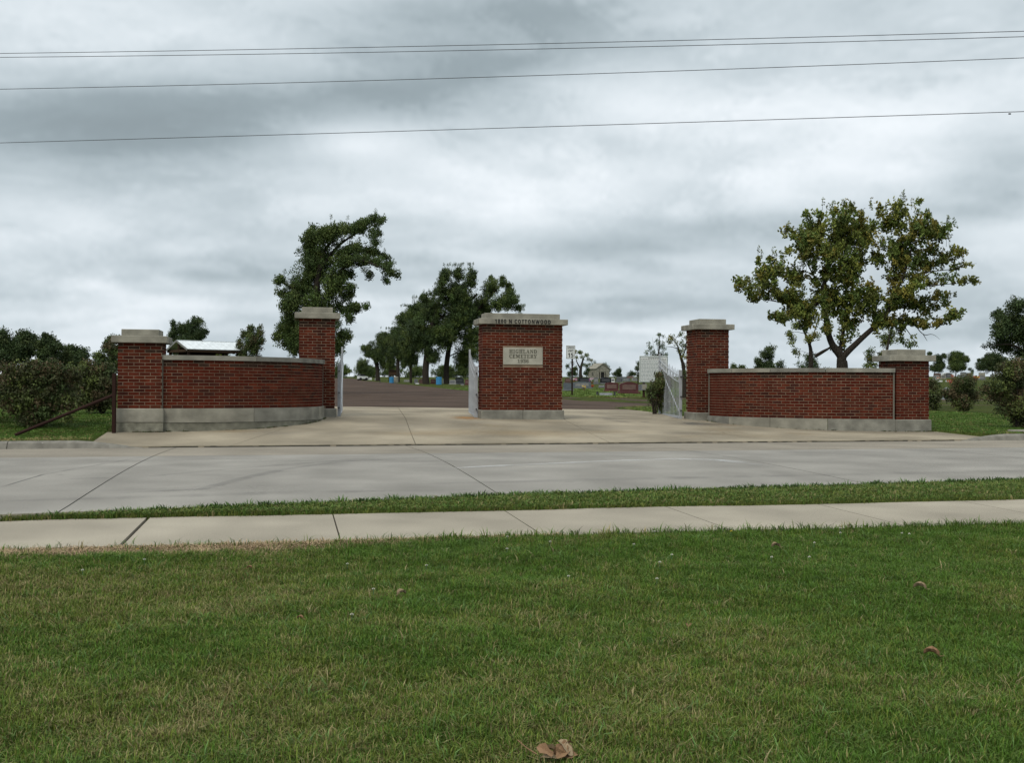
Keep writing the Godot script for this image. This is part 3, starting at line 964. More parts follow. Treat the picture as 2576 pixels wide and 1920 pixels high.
# ---------------------------------------------------------------- plants
func rdir() -> Vector3:
	var z := rng.randf_range(-1, 1)
	var t := rng.randf() * TAU
	var r := sqrt(1 - z * z)
	return Vector3(r * cos(t), z, r * sin(t))

func make_cluster(count: int, leaf: float, wide: float, seed_: int, droop := 0.2) -> ArrayMesh:
	# a spray of folded leaves inside a ball of radius 1
	var keep := rng.state
	rng.seed = seed_
	var m := MB.new()
	for k in count:
		var p := rdir() * pow(rng.randf(), 0.45) * 0.85
		var along := (rdir() + p * 0.6 + Vector3.DOWN * droop).normalized()
		var side := along.cross(rdir()).normalized()
		var l := leaf * rng.randf_range(0.7, 1.25)
		var w := l * wide
		var up := side.cross(along) * w * 0.25
		var t := rng.randf_range(0.8, 1.2)
		m.tint = Color(t, t, t)
		var a := p - along * l / 2
		var b := p + along * l / 2
		var c := p + side * w / 2 + up
		var d := p - side * w / 2 + up
		m.tri(a, c, b)
		m.tri(a, b, d)
	rng.state = keep
	return m.mesh()

func leaf_mass(called: String, mesh: Mesh, xs: Array, cols: PackedColorArray, mat_: Material, parent: Node3D) -> MultiMeshInstance3D:
	var mm := MultiMesh.new()
	mm.transform_format = MultiMesh.TRANSFORM_3D
	mm.use_colors = true
	mm.mesh = mesh
	mm.instance_count = xs.size()
	for k in xs.size():
		mm.set_instance_transform(k, xs[k])
		mm.set_instance_color(k, cols[k])
	var o := MultiMeshInstance3D.new()
	o.name = called
	o.multimesh = mm
	o.material_override = mat_
	parent.add_child(o)
	o.set_meta("kind", "stuff")
	return o

func pick(palette: Array) -> Color:
	var p: Array = palette[rng.randi() % palette.size()]
	var k := rng.randf_range(0.78, 1.25)
	return Color(p[0] * k, p[1] * k, p[2] * k)

# caps: lobes of the crown as [x1, y1, x2, y2, r] traced in an outline's own units, turned into metres by o (its foot) and k (units per metre)
# trunk/limbs: [[x, y, radius], ...] in the same units, radius in metres
func plant(called: String, label: String, category: String, x: float, z: float, foot: Vector2, k: float, caps: Array, limbs: Array, opt: Dictionary, group := "") -> Node3D:
	var at := stand(x, z)
	at.y += opt.get("raise", 0.0)
	var o := thing(called, label, category, at, 0.0, group)
	rng.seed = hash(label)
	var wide: float = opt.get("depth", 0.7)
	var crown_top := 0.0
	for c in caps: crown_top = maxf(crown_top, (foot.y - minf(c[1], c[3])) / k)
	var swell: float = opt.get("swell", 1.35)
	var wood := MB.new()
	var limb_nodes := []
	var nodes := []                                   # points of wood that twigs may start from
	for li in limbs.size():
		var l: Array = limbs[li]
		var pts := []
		var rad := []
		if li == 0 and l[0][1] < foot.y - 0.2 * k:     # down to the ground
			l = [[l[0][0], foot.y + 0.1 * k, l[0][2] * 1.25]] + l
		var zz: float = 0.0 if li == 0 else rng.randf_range(-0.35, 0.35) * wide
		for q in l.size():
			var s: Array = l[q]
			var f := float(q) / maxf(1, l.size() - 1)
			pts.append(Vector3((s[0] - foot.x) / k, (foot.y - s[1]) / k, zz * f * (foot.y - s[1]) / k)); rad.append(s[2] * opt.get("limb_scale", 1.0))
		# smooth it a little
		var c := Curve3D.new()
		for q in pts.size():
			var tan: Vector3 = (pts[mini(q + 1, pts.size() - 1)] - pts[maxi(q - 1, 0)]) * 0.22
			c.add_point(pts[q], -tan, tan)
		var n := maxi(4, (pts.size() - 1) * 5)
		var p2 := []
		var r2 := []
		for q in n + 1:
			var t := float(q) / n
			p2.append(c.samplef(t * (pts.size() - 1)))
			var rf := t * (rad.size() - 1)
			r2.append(lerpf(rad[int(minf(rf, rad.size() - 2))], rad[int(minf(rf, rad.size() - 2)) + 1], rf - int(minf(rf, rad.size() - 2))))
		wood.tube(p2, r2, 8 if li == 0 else 6)
		for q in p2.size():
			if p2[q].y > 0.2: nodes.append([p2[q], r2[q]])
			if not li in opt.get("bare", []): limb_nodes.append([p2[q], r2[q]])
	if limbs.is_empty():
		var hgt: float = 0.0
		for c in caps: hgt = maxf(hgt, (foot.y - minf(c[1], c[3])) / k)
		var stems: int = opt.get("stems", 1)
		for s in stems:
			var lean := Vector3(rng.randf_range(-0.3, 0.3), 0, rng.randf_range(-0.3, 0.3)) * (0.15 if stems == 1 else 0.8)
			var p2 := []
			var r2 := []
			for q in 6:
				var t := q / 5.0
				p2.append(Vector3(lean.x * t * hgt, t * hgt * 0.75 - 0.1, lean.z * t * hgt)); r2.append(lerpf(opt.get("stem", 0.03 * hgt), 0.01 * hgt if stems == 1 else 0.006, t))
				if q > 0: nodes.append([p2[q], r2[q]])
			wood.tube(p2, r2, 6)
	var twigs := MB.new()
	var xs := []
	var cols := PackedColorArray()
	var size: float = opt.get("size", 0.4)
	var dense: float = opt.get("dense", 8.0)          # sprays per square metre of outline
	var wind: Vector3 = opt.get("wind", Vector3.ZERO)
	var palette: Array = opt.get("palette", [[0.05, 0.07, 0.02]])
	var twig_r: float = opt.get("twig", 0.02)
	for c in caps:
		var a := Vector3((c[0] - foot.x) / k, (foot.y - c[1]) / k, 0)
		var b := Vector3((c[2] - foot.x) / k, (foot.y - c[3]) / k, 0)
		var r: float = c[4] / k * swell
		var zs := rng.randf_range(-0.5, 0.5) * wide
		var reach := maxf(absf(a.x), 0.35 * a.y) * zs
		a.z = reach; b.z = reach + rng.randf_range(-0.3, 0.3) * r
		# the limb that carries this lobe
		var best: Vector3 = nodes[0][0]
		var br: float = nodes[0][1]
		var bd := 1e9
		for nd in nodes:
			var p: Vector3 = nd[0]
			var d: float = p.distance_to(a) + maxf(0, p.y - a.y) * 2.0 - nd[1] * 4.0
			if d < bd: bd = d; best = p; br = nd[1]
		var mid := best.lerp(a, 0.5) + Vector3.UP * best.distance_to(a) * 0.06
		var r0 := minf(br * 0.7, maxf(twig_r, r * 0.05))
		twigs.tube([best, mid, a, a.lerp(b, 0.6), b], [r0, r0 * 0.85, r0 * 0.7, r0 * 0.45, r0 * 0.2], 5, false)
		nodes.append([a, r0 * 0.7]); nodes.append([mid, r0 * 0.8]); nodes.append([b, r0 * 0.4])
		var area := PI * r * r + 2 * r * a.distance_to(b)
		var clumps := maxi(3, int(area * opt.get("clumps", 2.2)))
		var per := maxi(2, int(area * dense / clumps))
		for q in clumps:
			var t := rng.randf()
			var dir := rdir()
			dir.z *= 1.15
			var cr := minf(r * rng.randf_range(0.2, 0.45) + size * 0.35, opt.get("clump_most", 1.1))
			var rr := maxf(0.2 * r, r - cr * 0.75 - size * 0.35) * pow(rng.randf(), 0.4)
			var cc := a.lerp(b, t) + dir * rr * (1.0 - 0.25 * t) + wind * rng.randf() * r * 0.5
			if rng.randf() < 0.6:
				var s := a.lerp(b, clampf(t - 0.1, 0, 1))
				twigs.tube([s, s.lerp(cc, 0.5) + Vector3.UP * r * 0.04, cc + (cc - s) * 0.12], [r0 * 0.3 + 0.004, r0 * 0.2 + 0.003, 0.003], 4, false)
			var tone := pick(palette)
			for e in per:
				var p := cc + rdir() * cr * pow(rng.randf(), 0.5) + wind * rng.randf() * cr * 0.5
				if p.y < 0.05: continue
				var s := size * rng.randf_range(0.65, 1.2)
				var bs := Basis(rdir(), rng.randf() * TAU).scaled(Vector3(s, s, s) * 1.0)
				xs.append(Transform3D(bs, p))
				var kk := rng.randf_range(0.85, 1.15)
				cols.append(Color(tone.r * kk, tone.g * kk, tone.b * kk))
	# short leafy shoots straight off the thinner limbs
	var sprays: float = opt.get("sprays", 0.0)
	if sprays > 0.0:
		var sl: float = opt.get("spray_len", 0.5)
		for nd in limb_nodes:
			if nd[1] > opt.get("spray_below", 0.09): continue
			var many := int(sprays) + (1 if rng.randf() < fmod(sprays, 1.0) else 0)
			for q in many:
				var d := rdir(); d.y = absf(d.y) * 0.9 + 0.15
				var e: Vector3 = nd[0] + (d.normalized() + wind * 0.3) * sl * rng.randf_range(0.5, 1.3)
				twigs.tube([nd[0], (nd[0] as Vector3).lerp(e, 0.5) + Vector3.UP * 0.03, e], [minf(nd[1] * 0.6, 0.012), 0.006, 0.003], 4, false)
				var tone := pick(palette)
				for h in int(opt.get("spray_leaves", 5)):
					var p: Vector3 = (nd[0] as Vector3).lerp(e, rng.randf_range(0.35, 1.1)) + rdir() * size * 0.5
					var s := size * rng.randf_range(0.5, 0.95)
					xs.append(Transform3D(Basis(rdir(), rng.randf() * TAU).scaled(Vector3(s, s, s)), p))
					var kk := rng.randf_range(0.85, 1.15)
					cols.append(Color(tone.r * kk, tone.g * kk, tone.b * kk))
	# sprays that fill the space between neighbouring lobes
	var tries := 0
	var filled := 0
	while filled < int(opt.get("fill", 0)) and tries < 4000:
		tries += 1
		var c: Array = caps[rng.randi() % caps.size()]
		var e: Array = caps[rng.randi() % caps.size()]
		var p := Vector2(c[0], c[1]).lerp(Vector2(c[2], c[3]), rng.randf())
		var q := Vector2(e[0], e[1]).lerp(Vector2(e[2], e[3]), rng.randf())
		var gap: float = p.distance_to(q) / ((c[4] + e[4]) * swell)
		if gap < 0.6 or gap > opt.get("fill_gap", 1.5): continue
		filled += 1
		var m := p.lerp(q, rng.randf_range(0.3, 0.7))
		var at_ := Vector3((m.x - foot.x) / k, (foot.y - m.y) / k, 0)
		at_.z = rng.randf_range(-0.5, 0.5) * wide * maxf(absf(at_.x), 0.35 * at_.y)
		var near: Vector3 = nodes[0][0]
		for nd in nodes:
			if (nd[0] as Vector3).distance_to(at_) + maxf(0, nd[0].y - at_.y) < near.distance_to(at_) + maxf(0, near.y - at_.y): near = nd[0]
		twigs.tube([near, near.lerp(at_, 0.5) + Vector3.UP * 0.05, at_], [0.012, 0.008, 0.004], 4, false)
		var tone := pick(palette)
		for h in int(opt.get("fill_leaves", 9)):
			var pp := at_ + rdir() * size * 1.6 * sqrt(rng.randf())
			var s := size * rng.randf_range(0.6, 1.0)
			xs.append(Transform3D(Basis(rdir(), rng.randf() * TAU).scaled(Vector3(s, s, s)), pp))
			var kk := rng.randf_range(0.85, 1.15)
			cols.append(Color(tone.r * kk, tone.g * kk, tone.b * kk))
	# single shoots standing out of the crown's top
	for q in int(opt.get("shoots", 0)):
		var c: Array = caps[rng.randi() % caps.size()]
		if (foot.y - c[3]) / k < 0.6 * crown_top: continue
		var r: float = c[4] / k * swell
		var b := Vector3((c[2] - foot.x) / k, (foot.y - c[3]) / k, rng.randf_range(-0.5, 0.5) * r)
		b += Vector3(rng.randf_range(-0.7, 0.7) * r, 0, 0)
		var e := b + Vector3(rng.randf_range(-0.1, 0.15), 1, 0) * (r * 0.85 + rng.randf_range(0.1, 0.32))
		twigs.tube([b, b.lerp(e, 0.6), e], [0.008, 0.006, 0.003], 4, false)
		for h in 3:
			var s := size * rng.randf_range(0.4, 0.6)
			xs.append(Transform3D(Basis(rdir(), rng.randf() * TAU).scaled(Vector3(s, s, s)), e + Vector3(rng.randf() * 0.08, -0.1 * h, rng.randf_range(-0.04, 0.04))))
			cols.append(pick(palette))
	part("trunk" if category == "tree" else "stems", wood.mesh(), M.bark, o)
	part("branches", twigs.mesh(), M.twig if category == "bush" else M.bark, o)
	leaf_mass("foliage", opt.get("mesh", cluster_fine), xs, cols, M.leaves, o)
	return o

const GREEN := [[0.0625, 0.1014, 0.0242], [0.0775, 0.1144, 0.0264], [0.0525, 0.0858, 0.0242], [0.0938, 0.1274, 0.0308]]
const DARK := [[0.0408, 0.0676, 0.022], [0.0504, 0.0806, 0.0242], [0.036, 0.0598, 0.022], [0.06, 0.0832, 0.0242]]
const OLIVE := [[0.140, 0.170, 0.032], [0.110, 0.150, 0.031], [0.180, 0.190, 0.034], [0.090, 0.135, 0.030], [0.205, 0.180, 0.036], [0.112, 0.128, 0.030]]
const HEDGE := [[0.0689, 0.0914, 0.026], [0.0719, 0.0788, 0.0312], [0.1074, 0.1355, 0.0338], [0.0606, 0.0693, 0.026], [0.0986, 0.0756, 0.0364], [0.0551, 0.0819, 0.026]]

func shift(list: Array, ox: float, oy: float, s: float) -> Array:      # outline units of an enlargement back to those of the whole
	var r := []
	for c in list:
		r.append([ox + c[0] / s, oy + c[1] / s, ox + c[2] / s, oy + c[3] / s, c[4] / s] if c.size() == 5 else [ox + c[0] / s, oy + c[1] / s, c[2]])
	return r

func build_trees() -> void:
	cluster_coarse = make_cluster(11, 0.75, 0.6, 101)
	cluster_fine = make_cluster(20, 0.42, 0.6, 102)
	cluster_needle = make_cluster(16, 0.7, 0.22, 103, -0.5)

	# the wind-bent tree behind the left gate pier
	plant("wind_bent_tree", "dark green tree bent to the right by wind behind the tall left pier", "tree", -12.56, -70.0, Vector2(800, 991), 38.84, [
		[790, 880, 790, 760, 60], [730, 875, 715, 830, 36], [700, 830, 735, 800, 24], [690, 845, 700, 850, 14], [720, 740, 760, 720, 34], [700, 712, 712, 705, 14], [692, 735, 720, 745, 13], [720, 770, 740, 760, 30],
		[770, 700, 790, 640, 46], [765, 640, 775, 590, 26], [758, 600, 783, 566, 11], [800, 600, 850, 582, 28], [850, 580, 905, 574, 21], [905, 572, 948, 555, 14], [942, 560, 957, 546, 8], [930, 582, 950, 590, 10], [935, 600, 941, 612, 7],
		[850, 640, 895, 626, 21], [895, 625, 942, 632, 13], [942, 632, 967, 645, 7], [850, 662, 905, 656, 21], [905, 655, 958, 668, 14], [958, 663, 982, 658, 8], [958, 672, 997, 692, 10], [965, 690, 972, 715, 7], [920, 678, 922, 697, 8],
		[860, 690, 880, 692, 12], [840, 690, 830, 740, 34], [860, 732, 888, 722, 12], [860, 747, 885, 742, 9], [850, 780, 896, 776, 18], [896, 772, 926, 772, 9], [870, 800, 885, 805, 12], [850, 840, 870, 850, 17], [820, 880, 850, 870, 22]],
		[[[800, 975, 0.42], [798, 880, 0.33], [795, 760, 0.24], [805, 660, 0.14], [830, 610, 0.07]], [[797, 800, 0.18], [850, 700, 0.12], [900, 660, 0.06], [975, 685, 0.02]], [[796, 780, 0.16], [740, 730, 0.09], [705, 710, 0.03]], [[803, 680, 0.14], [860, 610, 0.08], [950, 560, 0.02]]],
		{"size": 0.28, "dense": 62.0, "clumps": 10.0, "clump_most": 0.42, "swell": 1.22, "sprays": 1.5, "spray_len": 0.6, "spray_below": 0.12, "shoots": 40, "fill": 70, "fill_gap": 1.1, "wind": Vector3(0.6, 0.1, 0), "palette": GREEN, "depth": 0.7})

	# the row along the drive
	var rowg := "trees in a row along the drive"
	var row := {"size": 0.42, "dense": 34.0, "clumps": 5.0, "clump_most": 0.7, "palette": GREEN + DARK, "depth": 0.8, "shoots": 40, "swell": 1.45, "fill": 70, "fill_gap": 1.4}
	var S := 3.576
	plant("row_tree", "tallest dark tree of the row beside the drive, behind the middle pier's gate leaf", "tree", -10.7, -137, Vector2(1076, 968), 19.85, shift([[900, 300, 950, 170, 55], [1050, 230, 1045, 150, 40], [1165, 270, 1165, 155, 48], [950, 390, 1100, 360, 120], [860, 345, 850, 310, 30], [1000, 550, 1090, 520, 150], [770, 560, 800, 500, 105], [700, 660, 740, 800, 130], [900, 760, 950, 700, 130], [820, 900, 830, 950, 60], [735, 420, 760, 390, 36]], 860, 640, S),
		[[[1073, 972, 0.46], [1072, 920, 0.4], [1085, 830, 0.3], [1110, 740, 0.15]], [[1075, 880, 0.25], [1050, 810, 0.15]]], row, rowg)
	plant("row_tree", "tree with an airy yellowish crown rising behind the middle pier's cap", "tree", -8.4, -139, Vector2(1124, 968), 19.56, shift([[1150, 520, 1280, 480, 120], [1290, 330, 1380, 310, 62], [1350, 215, 1335, 235, 20], [1440, 225, 1450, 300, 28], [1500, 265, 1500, 330, 32], [1525, 420, 1555, 440, 52], [1400, 455, 1490, 450, 70], [1150, 700, 1200, 880, 125], [1080, 880, 1100, 1000, 90], [1560, 480, 1620, 500, 22], [1060, 1040, 1120, 1080, 40]], 860, 640, S),
		[[[1124, 972, 0.38], [1126, 900, 0.32], [1150, 800, 0.22], [1200, 740, 0.15]], [[1130, 860, 0.2], [1220, 760, 0.15], [1260, 715, 0.06]]], {"size": 0.42, "dense": 24.0, "clumps": 4.5, "clump_most": 0.6, "palette": GREEN, "depth": 0.8, "shoots": 50, "fill": 70, "fill_gap": 1.4}, rowg)
	plant("row_tree", "tree with a slim leaning trunk in the row, third from the middle pier", "tree", -14.2, -152, Vector2(1034, 965), 17.89, shift([[640, 560, 690, 480, 70], [740, 450, 760, 410, 36], [600, 700, 640, 850, 110], [640, 950, 650, 970, 45], [560, 960, 580, 990, 24]], 860, 640, S), [[[1034, 970, 0.2], [1033, 900, 0.17], [1035, 840, 0.15]]], row, rowg)
	plant("row_tree", "tree whose trunk stands right of the brown notice box in the row", "tree", -17.6, -167, Vector2(1001, 963), 16.28, shift([[530, 620, 600, 560, 72], [500, 760, 520, 900, 95], [600, 525, 610, 505, 20], [545, 980, 550, 1010, 24]], 860, 640, S), [[[1001, 968, 0.32], [1001, 910, 0.26], [1005, 850, 0.2]]], row, rowg)
	plant("row_tree", "low spreading tree behind the far blue bin in the row", "tree", -20.3, -180, Vector2(981, 961), 15.11, shift([[400, 790, 440, 900, 80], [470, 700, 480, 720, 40], [430, 960, 450, 1000, 45]], 860, 640, S), [[[981, 966, 0.26], [981, 920, 0.22], [978, 880, 0.2]]], row, rowg)
	plant("row_tree", "last tree of the row, with a crooked bough reaching left over the drive", "tree", -24.9, -201, Vector2(951, 960), 13.53, shift([[345, 770, 400, 740, 55], [350, 860, 340, 950, 70], [175, 850, 260, 828, 24], [222, 900, 222, 920, 14], [270, 880, 300, 920, 34], [370, 1000, 420, 1000, 42]], 860, 640, S), [[[951, 964, 0.42], [948, 920, 0.36], [935, 890, 0.25], [925, 870, 0.15]], [[947, 915, 0.3], [958, 870, 0.12]]], row, rowg)
	plant("small_tree", "small round tree at the far end of the drive", "tree", -30.95, -225, Vector2(914, 956), 12.08, shift([[190, 980, 195, 1050, 52], [245, 1050, 262, 1065, 32], [160, 985, 150, 1010, 18], [200, 1090, 230, 1100, 40]], 860, 640, S), [], row)
	for k in 7:
		plant("far_hedge_tree", ["low dark tree on the skyline left of the drive's far end", "second low tree on the skyline left of the drive's far end", "low tree on the skyline right behind the small round tree", "low tree on the skyline behind the row's last trunk", "low tree on the skyline between the slim trunks of the row", "low tree on the skyline behind the near blue bin", "low tree on the skyline just left of the middle pier's gate leaf"][k], "tree", [-48, -42, -35.5, -30, -24.5, -17, -13][k], -262.0 - 3 * k, Vector2(0, 0), 1.0, [[-2.0, -1.2, 2.0, -1.6, 1.3 + 0.3 * (k % 3)], [-1.0, -2.4, 1.2, -2.3, 0.9 + 0.2 * (k % 2)]], [], {"size": 0.6, "dense": 12.0, "palette": GREEN}, "low trees on the skyline beyond the drive")

	# the large tree behind the right wing wall
	S = 3.442
	plant("large_tree", "large yellowing tree with a forked trunk behind the right wing wall", "tree", 12.75, -42.0, Vector2(2113, 1032), 64.74, shift([
		[260, 770, 400, 700, 70], [175, 760, 205, 830, 38], [240, 900, 300, 940, 42], [300, 625, 310, 590, 22], [420, 610, 430, 590, 26], [560, 700, 640, 760, 70], [500, 905, 640, 950, 66], [430, 1080, 550, 1105, 36], [600, 1020, 740, 1050, 80],
		[650, 520, 690, 430, 88], [780, 420, 800, 290, 98], [720, 250, 705, 190, 18], [800, 220, 820, 180, 22], [910, 210, 925, 180, 16], [560, 450, 545, 380, 20], [555, 350, 560, 340, 12], [830, 500, 850, 600, 80], [1040, 430, 1060, 290, 98], [1030, 210, 1030, 135, 12], [1050, 220, 1120, 150, 34], [1170, 300, 1200, 420, 78], [1020, 600, 1000, 800, 105], [1160, 620, 1210, 640, 55], [1268, 200, 1270, 160, 13],
		[1420, 300, 1490, 200, 84], [1480, 140, 1540, 100, 22], [1604, 110, 1600, 170, 15], [1400, 120, 1400, 180, 12], [1600, 330, 1680, 420, 95], [1660, 240, 1665, 260, 26], [1730, 260, 1740, 260, 14], [1800, 380, 1880, 345, 56], [1850, 270, 1900, 320, 20], [1500, 500, 1600, 560, 110], [1790, 500, 1880, 490, 48], [1370, 600, 1340, 540, 48],
		[1650, 640, 1840, 620, 46], [1900, 605, 2030, 540, 22], [1965, 665, 2045, 660, 18], [1600, 790, 1660, 770, 44], [900, 900, 1000, 1000, 110], [1100, 1000, 1140, 900, 84], [1240, 900, 1220, 1000, 60], [1400, 950, 1540, 900, 72], [1100, 1200, 1130, 1110, 44], [1330, 1080, 1300, 1180, 44],
		[1650, 1000, 1850, 1000, 42], [1790, 1100, 1910, 1100, 38], [1960, 1060, 2000, 1040, 16], [1700, 1130, 1600, 1110, 28], [1910, 1000, 1920, 900, 14], [740, 1120, 700, 1190, 44], [850, 1160, 860, 1230, 40]], 1820, 480, S),
		[shift([[1022, 1560, 0.30], [1015, 1480, 0.25], [1010, 1440, 0.22], [930, 1330, 0.165], [890, 1180, 0.14], [872, 1000, 0.125], [855, 860, 0.11], [900, 700, 0.08], [950, 480, 0.04], [1000, 300, 0.015]], 1820, 480, S),
		shift([[1020, 1470, 0.18], [1050, 1420, 0.16], [1180, 1290, 0.135], [1380, 1090, 0.11], [1450, 920, 0.08], [1540, 700, 0.05], [1600, 420, 0.02]], 1820, 480, S),
		shift([[1008, 1460, 0.12], [1015, 1330, 0.10], [1050, 1180, 0.085], [1110, 950, 0.06], [1150, 650, 0.035], [1180, 400, 0.012]], 1820, 480, S),
		shift([[1300, 1180, 0.09], [1420, 1155, 0.07], [1600, 1160, 0.05], [1750, 1185, 0.035], [1950, 1150, 0.01]], 1820, 480, S),
		shift([[1440, 1158, 0.03], [1500, 1210, 0.022], [1560, 1365, 0.007]], 1820, 480, S), shift([[1540, 1160, 0.03], [1610, 1240, 0.022], [1700, 1365, 0.007]], 1820, 480, S), shift([[1660, 1180, 0.03], [1720, 1250, 0.02], [1790, 1250, 0.012], [1850, 1295, 0.005]], 1820, 480, S), shift([[1720, 1245, 0.02], [1770, 1290, 0.01], [1800, 1300, 0.005]], 1820, 480, S),
		shift([[1400, 1050, 0.07], [1560, 1010, 0.045], [1700, 980, 0.03], [1930, 920, 0.01]], 1820, 480, S), shift([[1470, 900, 0.05], [1640, 850, 0.03], [1850, 830, 0.018], [2060, 825, 0.005]], 1820, 480, S), shift([[1520, 760, 0.05], [1700, 720, 0.03], [1900, 700, 0.015], [2070, 660, 0.005]], 1820, 480, S), shift([[1700, 660, 0.03], [1900, 630, 0.012], [2060, 560, 0.005]], 1820, 480, S),
		shift([[868, 960, 0.07], [700, 1010, 0.045], [500, 960, 0.03], [330, 925, 0.012]], 1820, 480, S), shift([[850, 850, 0.06], [780, 720, 0.04], [720, 560, 0.02]], 1820, 480, S), shift([[500, 960, 0.025], [420, 880, 0.015], [360, 820, 0.008]], 1820, 480, S), shift([[700, 1010, 0.02], [560, 1130, 0.013], [430, 1150, 0.005]], 1820, 480, S), shift([[1480, 820, 0.04], [1450, 650, 0.025], [1480, 400, 0.01]], 1820, 480, S), shift([[1330, 1120, 0.05], [1250, 960, 0.03], [1230, 860, 0.015]], 1820, 480, S)],
		{"mesh": cluster_coarse, "size": 0.175, "dense": 70.0, "clumps": 26.0, "clump_most": 0.24, "swell": 1.75, "sprays": 2.0, "spray_len": 0.42, "spray_leaves": 5, "spray_below": 0.085, "shoots": 80, "fill": 170, "fill_gap": 1.45, "fill_leaves": 7, "bare": [5, 6, 7, 10], "limb_scale": 0.78, "wind": Vector3(0.25, -0.05, 0), "palette": OLIVE, "depth": 0.75, "twig": 0.012})
	plant("slender_tree", "slender thin-leaved tree just left of the large forked tree", "tree", 14.4, -52.0, Vector2(2041, 1020), 52.29, shift([[580, 1230, 600, 1280, 36], [600, 1400, 630, 1420, 26], [700, 1300, 790, 1250, 36], [620, 1180, 680, 1150, 34], [700, 1100, 760, 1080, 40], [570, 1330, 560, 1340, 18]], 1820, 480, S), [shift([[750, 1620, 0.14], [752, 1450, 0.11], [740, 1340, 0.08], [690, 1220, 0.05], [640, 1130, 0.02]], 1820, 480, S), shift([[790, 1440, 0.09], [850, 1400, 0.075], [895, 1365, 0.04], [900, 1320, 0.02]], 1820, 480, S), shift([[742, 1340, 0.05], [770, 1230, 0.03], [790, 1120, 0.01]], 1820, 480, S)], {"size": 0.2, "dense": 70.0, "clumps": 14.0, "clump_most": 0.3, "swell": 1.4, "palette": OLIVE + GREEN, "twig": 0.01})
	plant("slender_tree", "thin leafy tree rising behind the right outer pier's cap", "tree", 21.6, -64.0, Vector2(2205, 1010), 42.48, shift([[1390, 1250, 1420, 1320, 56], [1450, 1220, 1470, 1290, 34], [1500, 1300, 1500, 1310, 20], [1260, 1400, 1290, 1470, 48], [1225, 1525, 1320, 1520, 34], [1380, 1390, 1400, 1480, 50], [1350, 1200, 1370, 1180, 30]], 1820, 480, S), [shift([[1400, 1700, 0.14], [1395, 1480, 0.1], [1420, 1320, 0.06], [1440, 1200, 0.02]], 1820, 480, S)], {"size": 0.25, "dense": 40.0, "clumps": 9.0, "clump_most": 0.4, "swell": 1.35, "palette": OLIVE + GREEN})
	# dark junipers and far trees seen over the right wing wall
	plant("juniper", "wind-swept dark juniper above the right wing wall", "tree", 26.2, -112.0, Vector2(1924, 980), 24.28, [[1900, 930, 1935, 915, 14], [1915, 945, 1930, 930, 20], [1908, 898, 1928, 890, 11], [1922, 885, 1940, 877, 7], [1900, 915, 1905, 910, 11], [1925, 900, 1938, 895, 10]], [], {"size": 0.42, "dense": 22.0, "clumps": 3.0, "mesh": cluster_needle, "palette": DARK, "wind": Vector3(0.5, 0.3, 0)})
	plant("juniper", "small rounded juniper right beside the wind-swept one", "tree", 29.0, -117.0, Vector2(1962, 978), 23.24, [[1955, 935, 1970, 930, 13], [1960, 920, 1963, 915, 8], [1975, 940, 1982, 940, 8]], [], {"size": 0.42, "dense": 22.0, "mesh": cluster_needle, "palette": DARK})
	plant("juniper", "dark juniper at the foot of the slender tree", "tree", 24.1, -88.0, Vector2(2033, 991), 30.90, [[2020, 930, 2055, 930, 24], [2030, 905, 2045, 905, 15], [2070, 940, 2080, 938, 10], [2012, 945, 2020, 945, 14]], [], {"size": 0.36, "dense": 24.0, "mesh": cluster_needle, "palette": DARK})
	plant("far_tree", "pair of pale green treetops just right of the tall right pier", "tree", 33.0, -160.0, Vector2(1849, 967), 16.99, [[1842, 928, 1846, 925, 9], [1862, 930, 1870, 927, 9], [1850, 940, 1870, 945, 12]], [], {"size": 0.5, "dense": 14.0, "palette": GREEN})
	# around the speed sign, the mausoleum and the notice board
	S = 11.01
	plant("open_tree", "tree with an open crown behind the speed limit sign", "tree", 14.0, -215.0, Vector2(1465, 960), 12.65, shift([[470, 310, 610, 290, 55], [690, 370, 740, 400, 52], [400, 260, 420, 300, 28], [850, 500, 880, 530, 42], [560, 420, 620, 420, 36], [430, 440, 450, 470, 28], [300, 560, 330, 620, 34], [790, 600, 820, 640, 36], [620, 600, 640, 640, 24], [760, 480, 790, 520, 40]], 1410, 860, S), [shift([[560, 1050, 0.4], [550, 800, 0.3], [600, 560, 0.18], [650, 420, 0.08]], 1410, 860, S), shift([[555, 760, 0.2], [450, 560, 0.1], [420, 400, 0.05]], 1410, 860, S)], {"size": 0.5, "dense": 11.0, "clumps": 2.2, "clump_most": 0.7, "palette": GREEN + OLIVE})
	plant("dark_shrub_tree", "dense dark evergreen left of the mausoleum, behind the sign post", "tree", 12.5, -205.0, Vector2(1454, 961), 13.26, shift([[330, 800, 400, 900, 90], [420, 740, 430, 760, 50], [240, 880, 260, 940, 60], [180, 640, 200, 700, 40]], 1410, 860, S), [], {"size": 0.5, "dense": 18.0, "palette": DARK})
	plant("dark_shrub_tree", "dense dark evergreen touching the mausoleum's left wall", "tree", 16.6, -240.0, Vector2(1476, 957), 11.33, shift([[690, 900, 760, 900, 60], [730, 780, 760, 800, 50], [700, 680, 740, 690, 40]], 1410, 860, S), [], {"size": 0.5, "dense": 18.0, "palette": DARK})
	plant("far_tree", "dark tree showing over the mausoleum's right roof slope", "tree", 27.2, -315.0, Vector2(1523, 950), 8.63, shift([[1180, 630, 1290, 700, 44], [1320, 790, 1340, 800, 26], [1300, 900, 1330, 900, 40], [930, 600, 980, 610, 26]], 1410, 860, S), [], {"size": 0.7, "dense": 9.0, "palette": DARK})
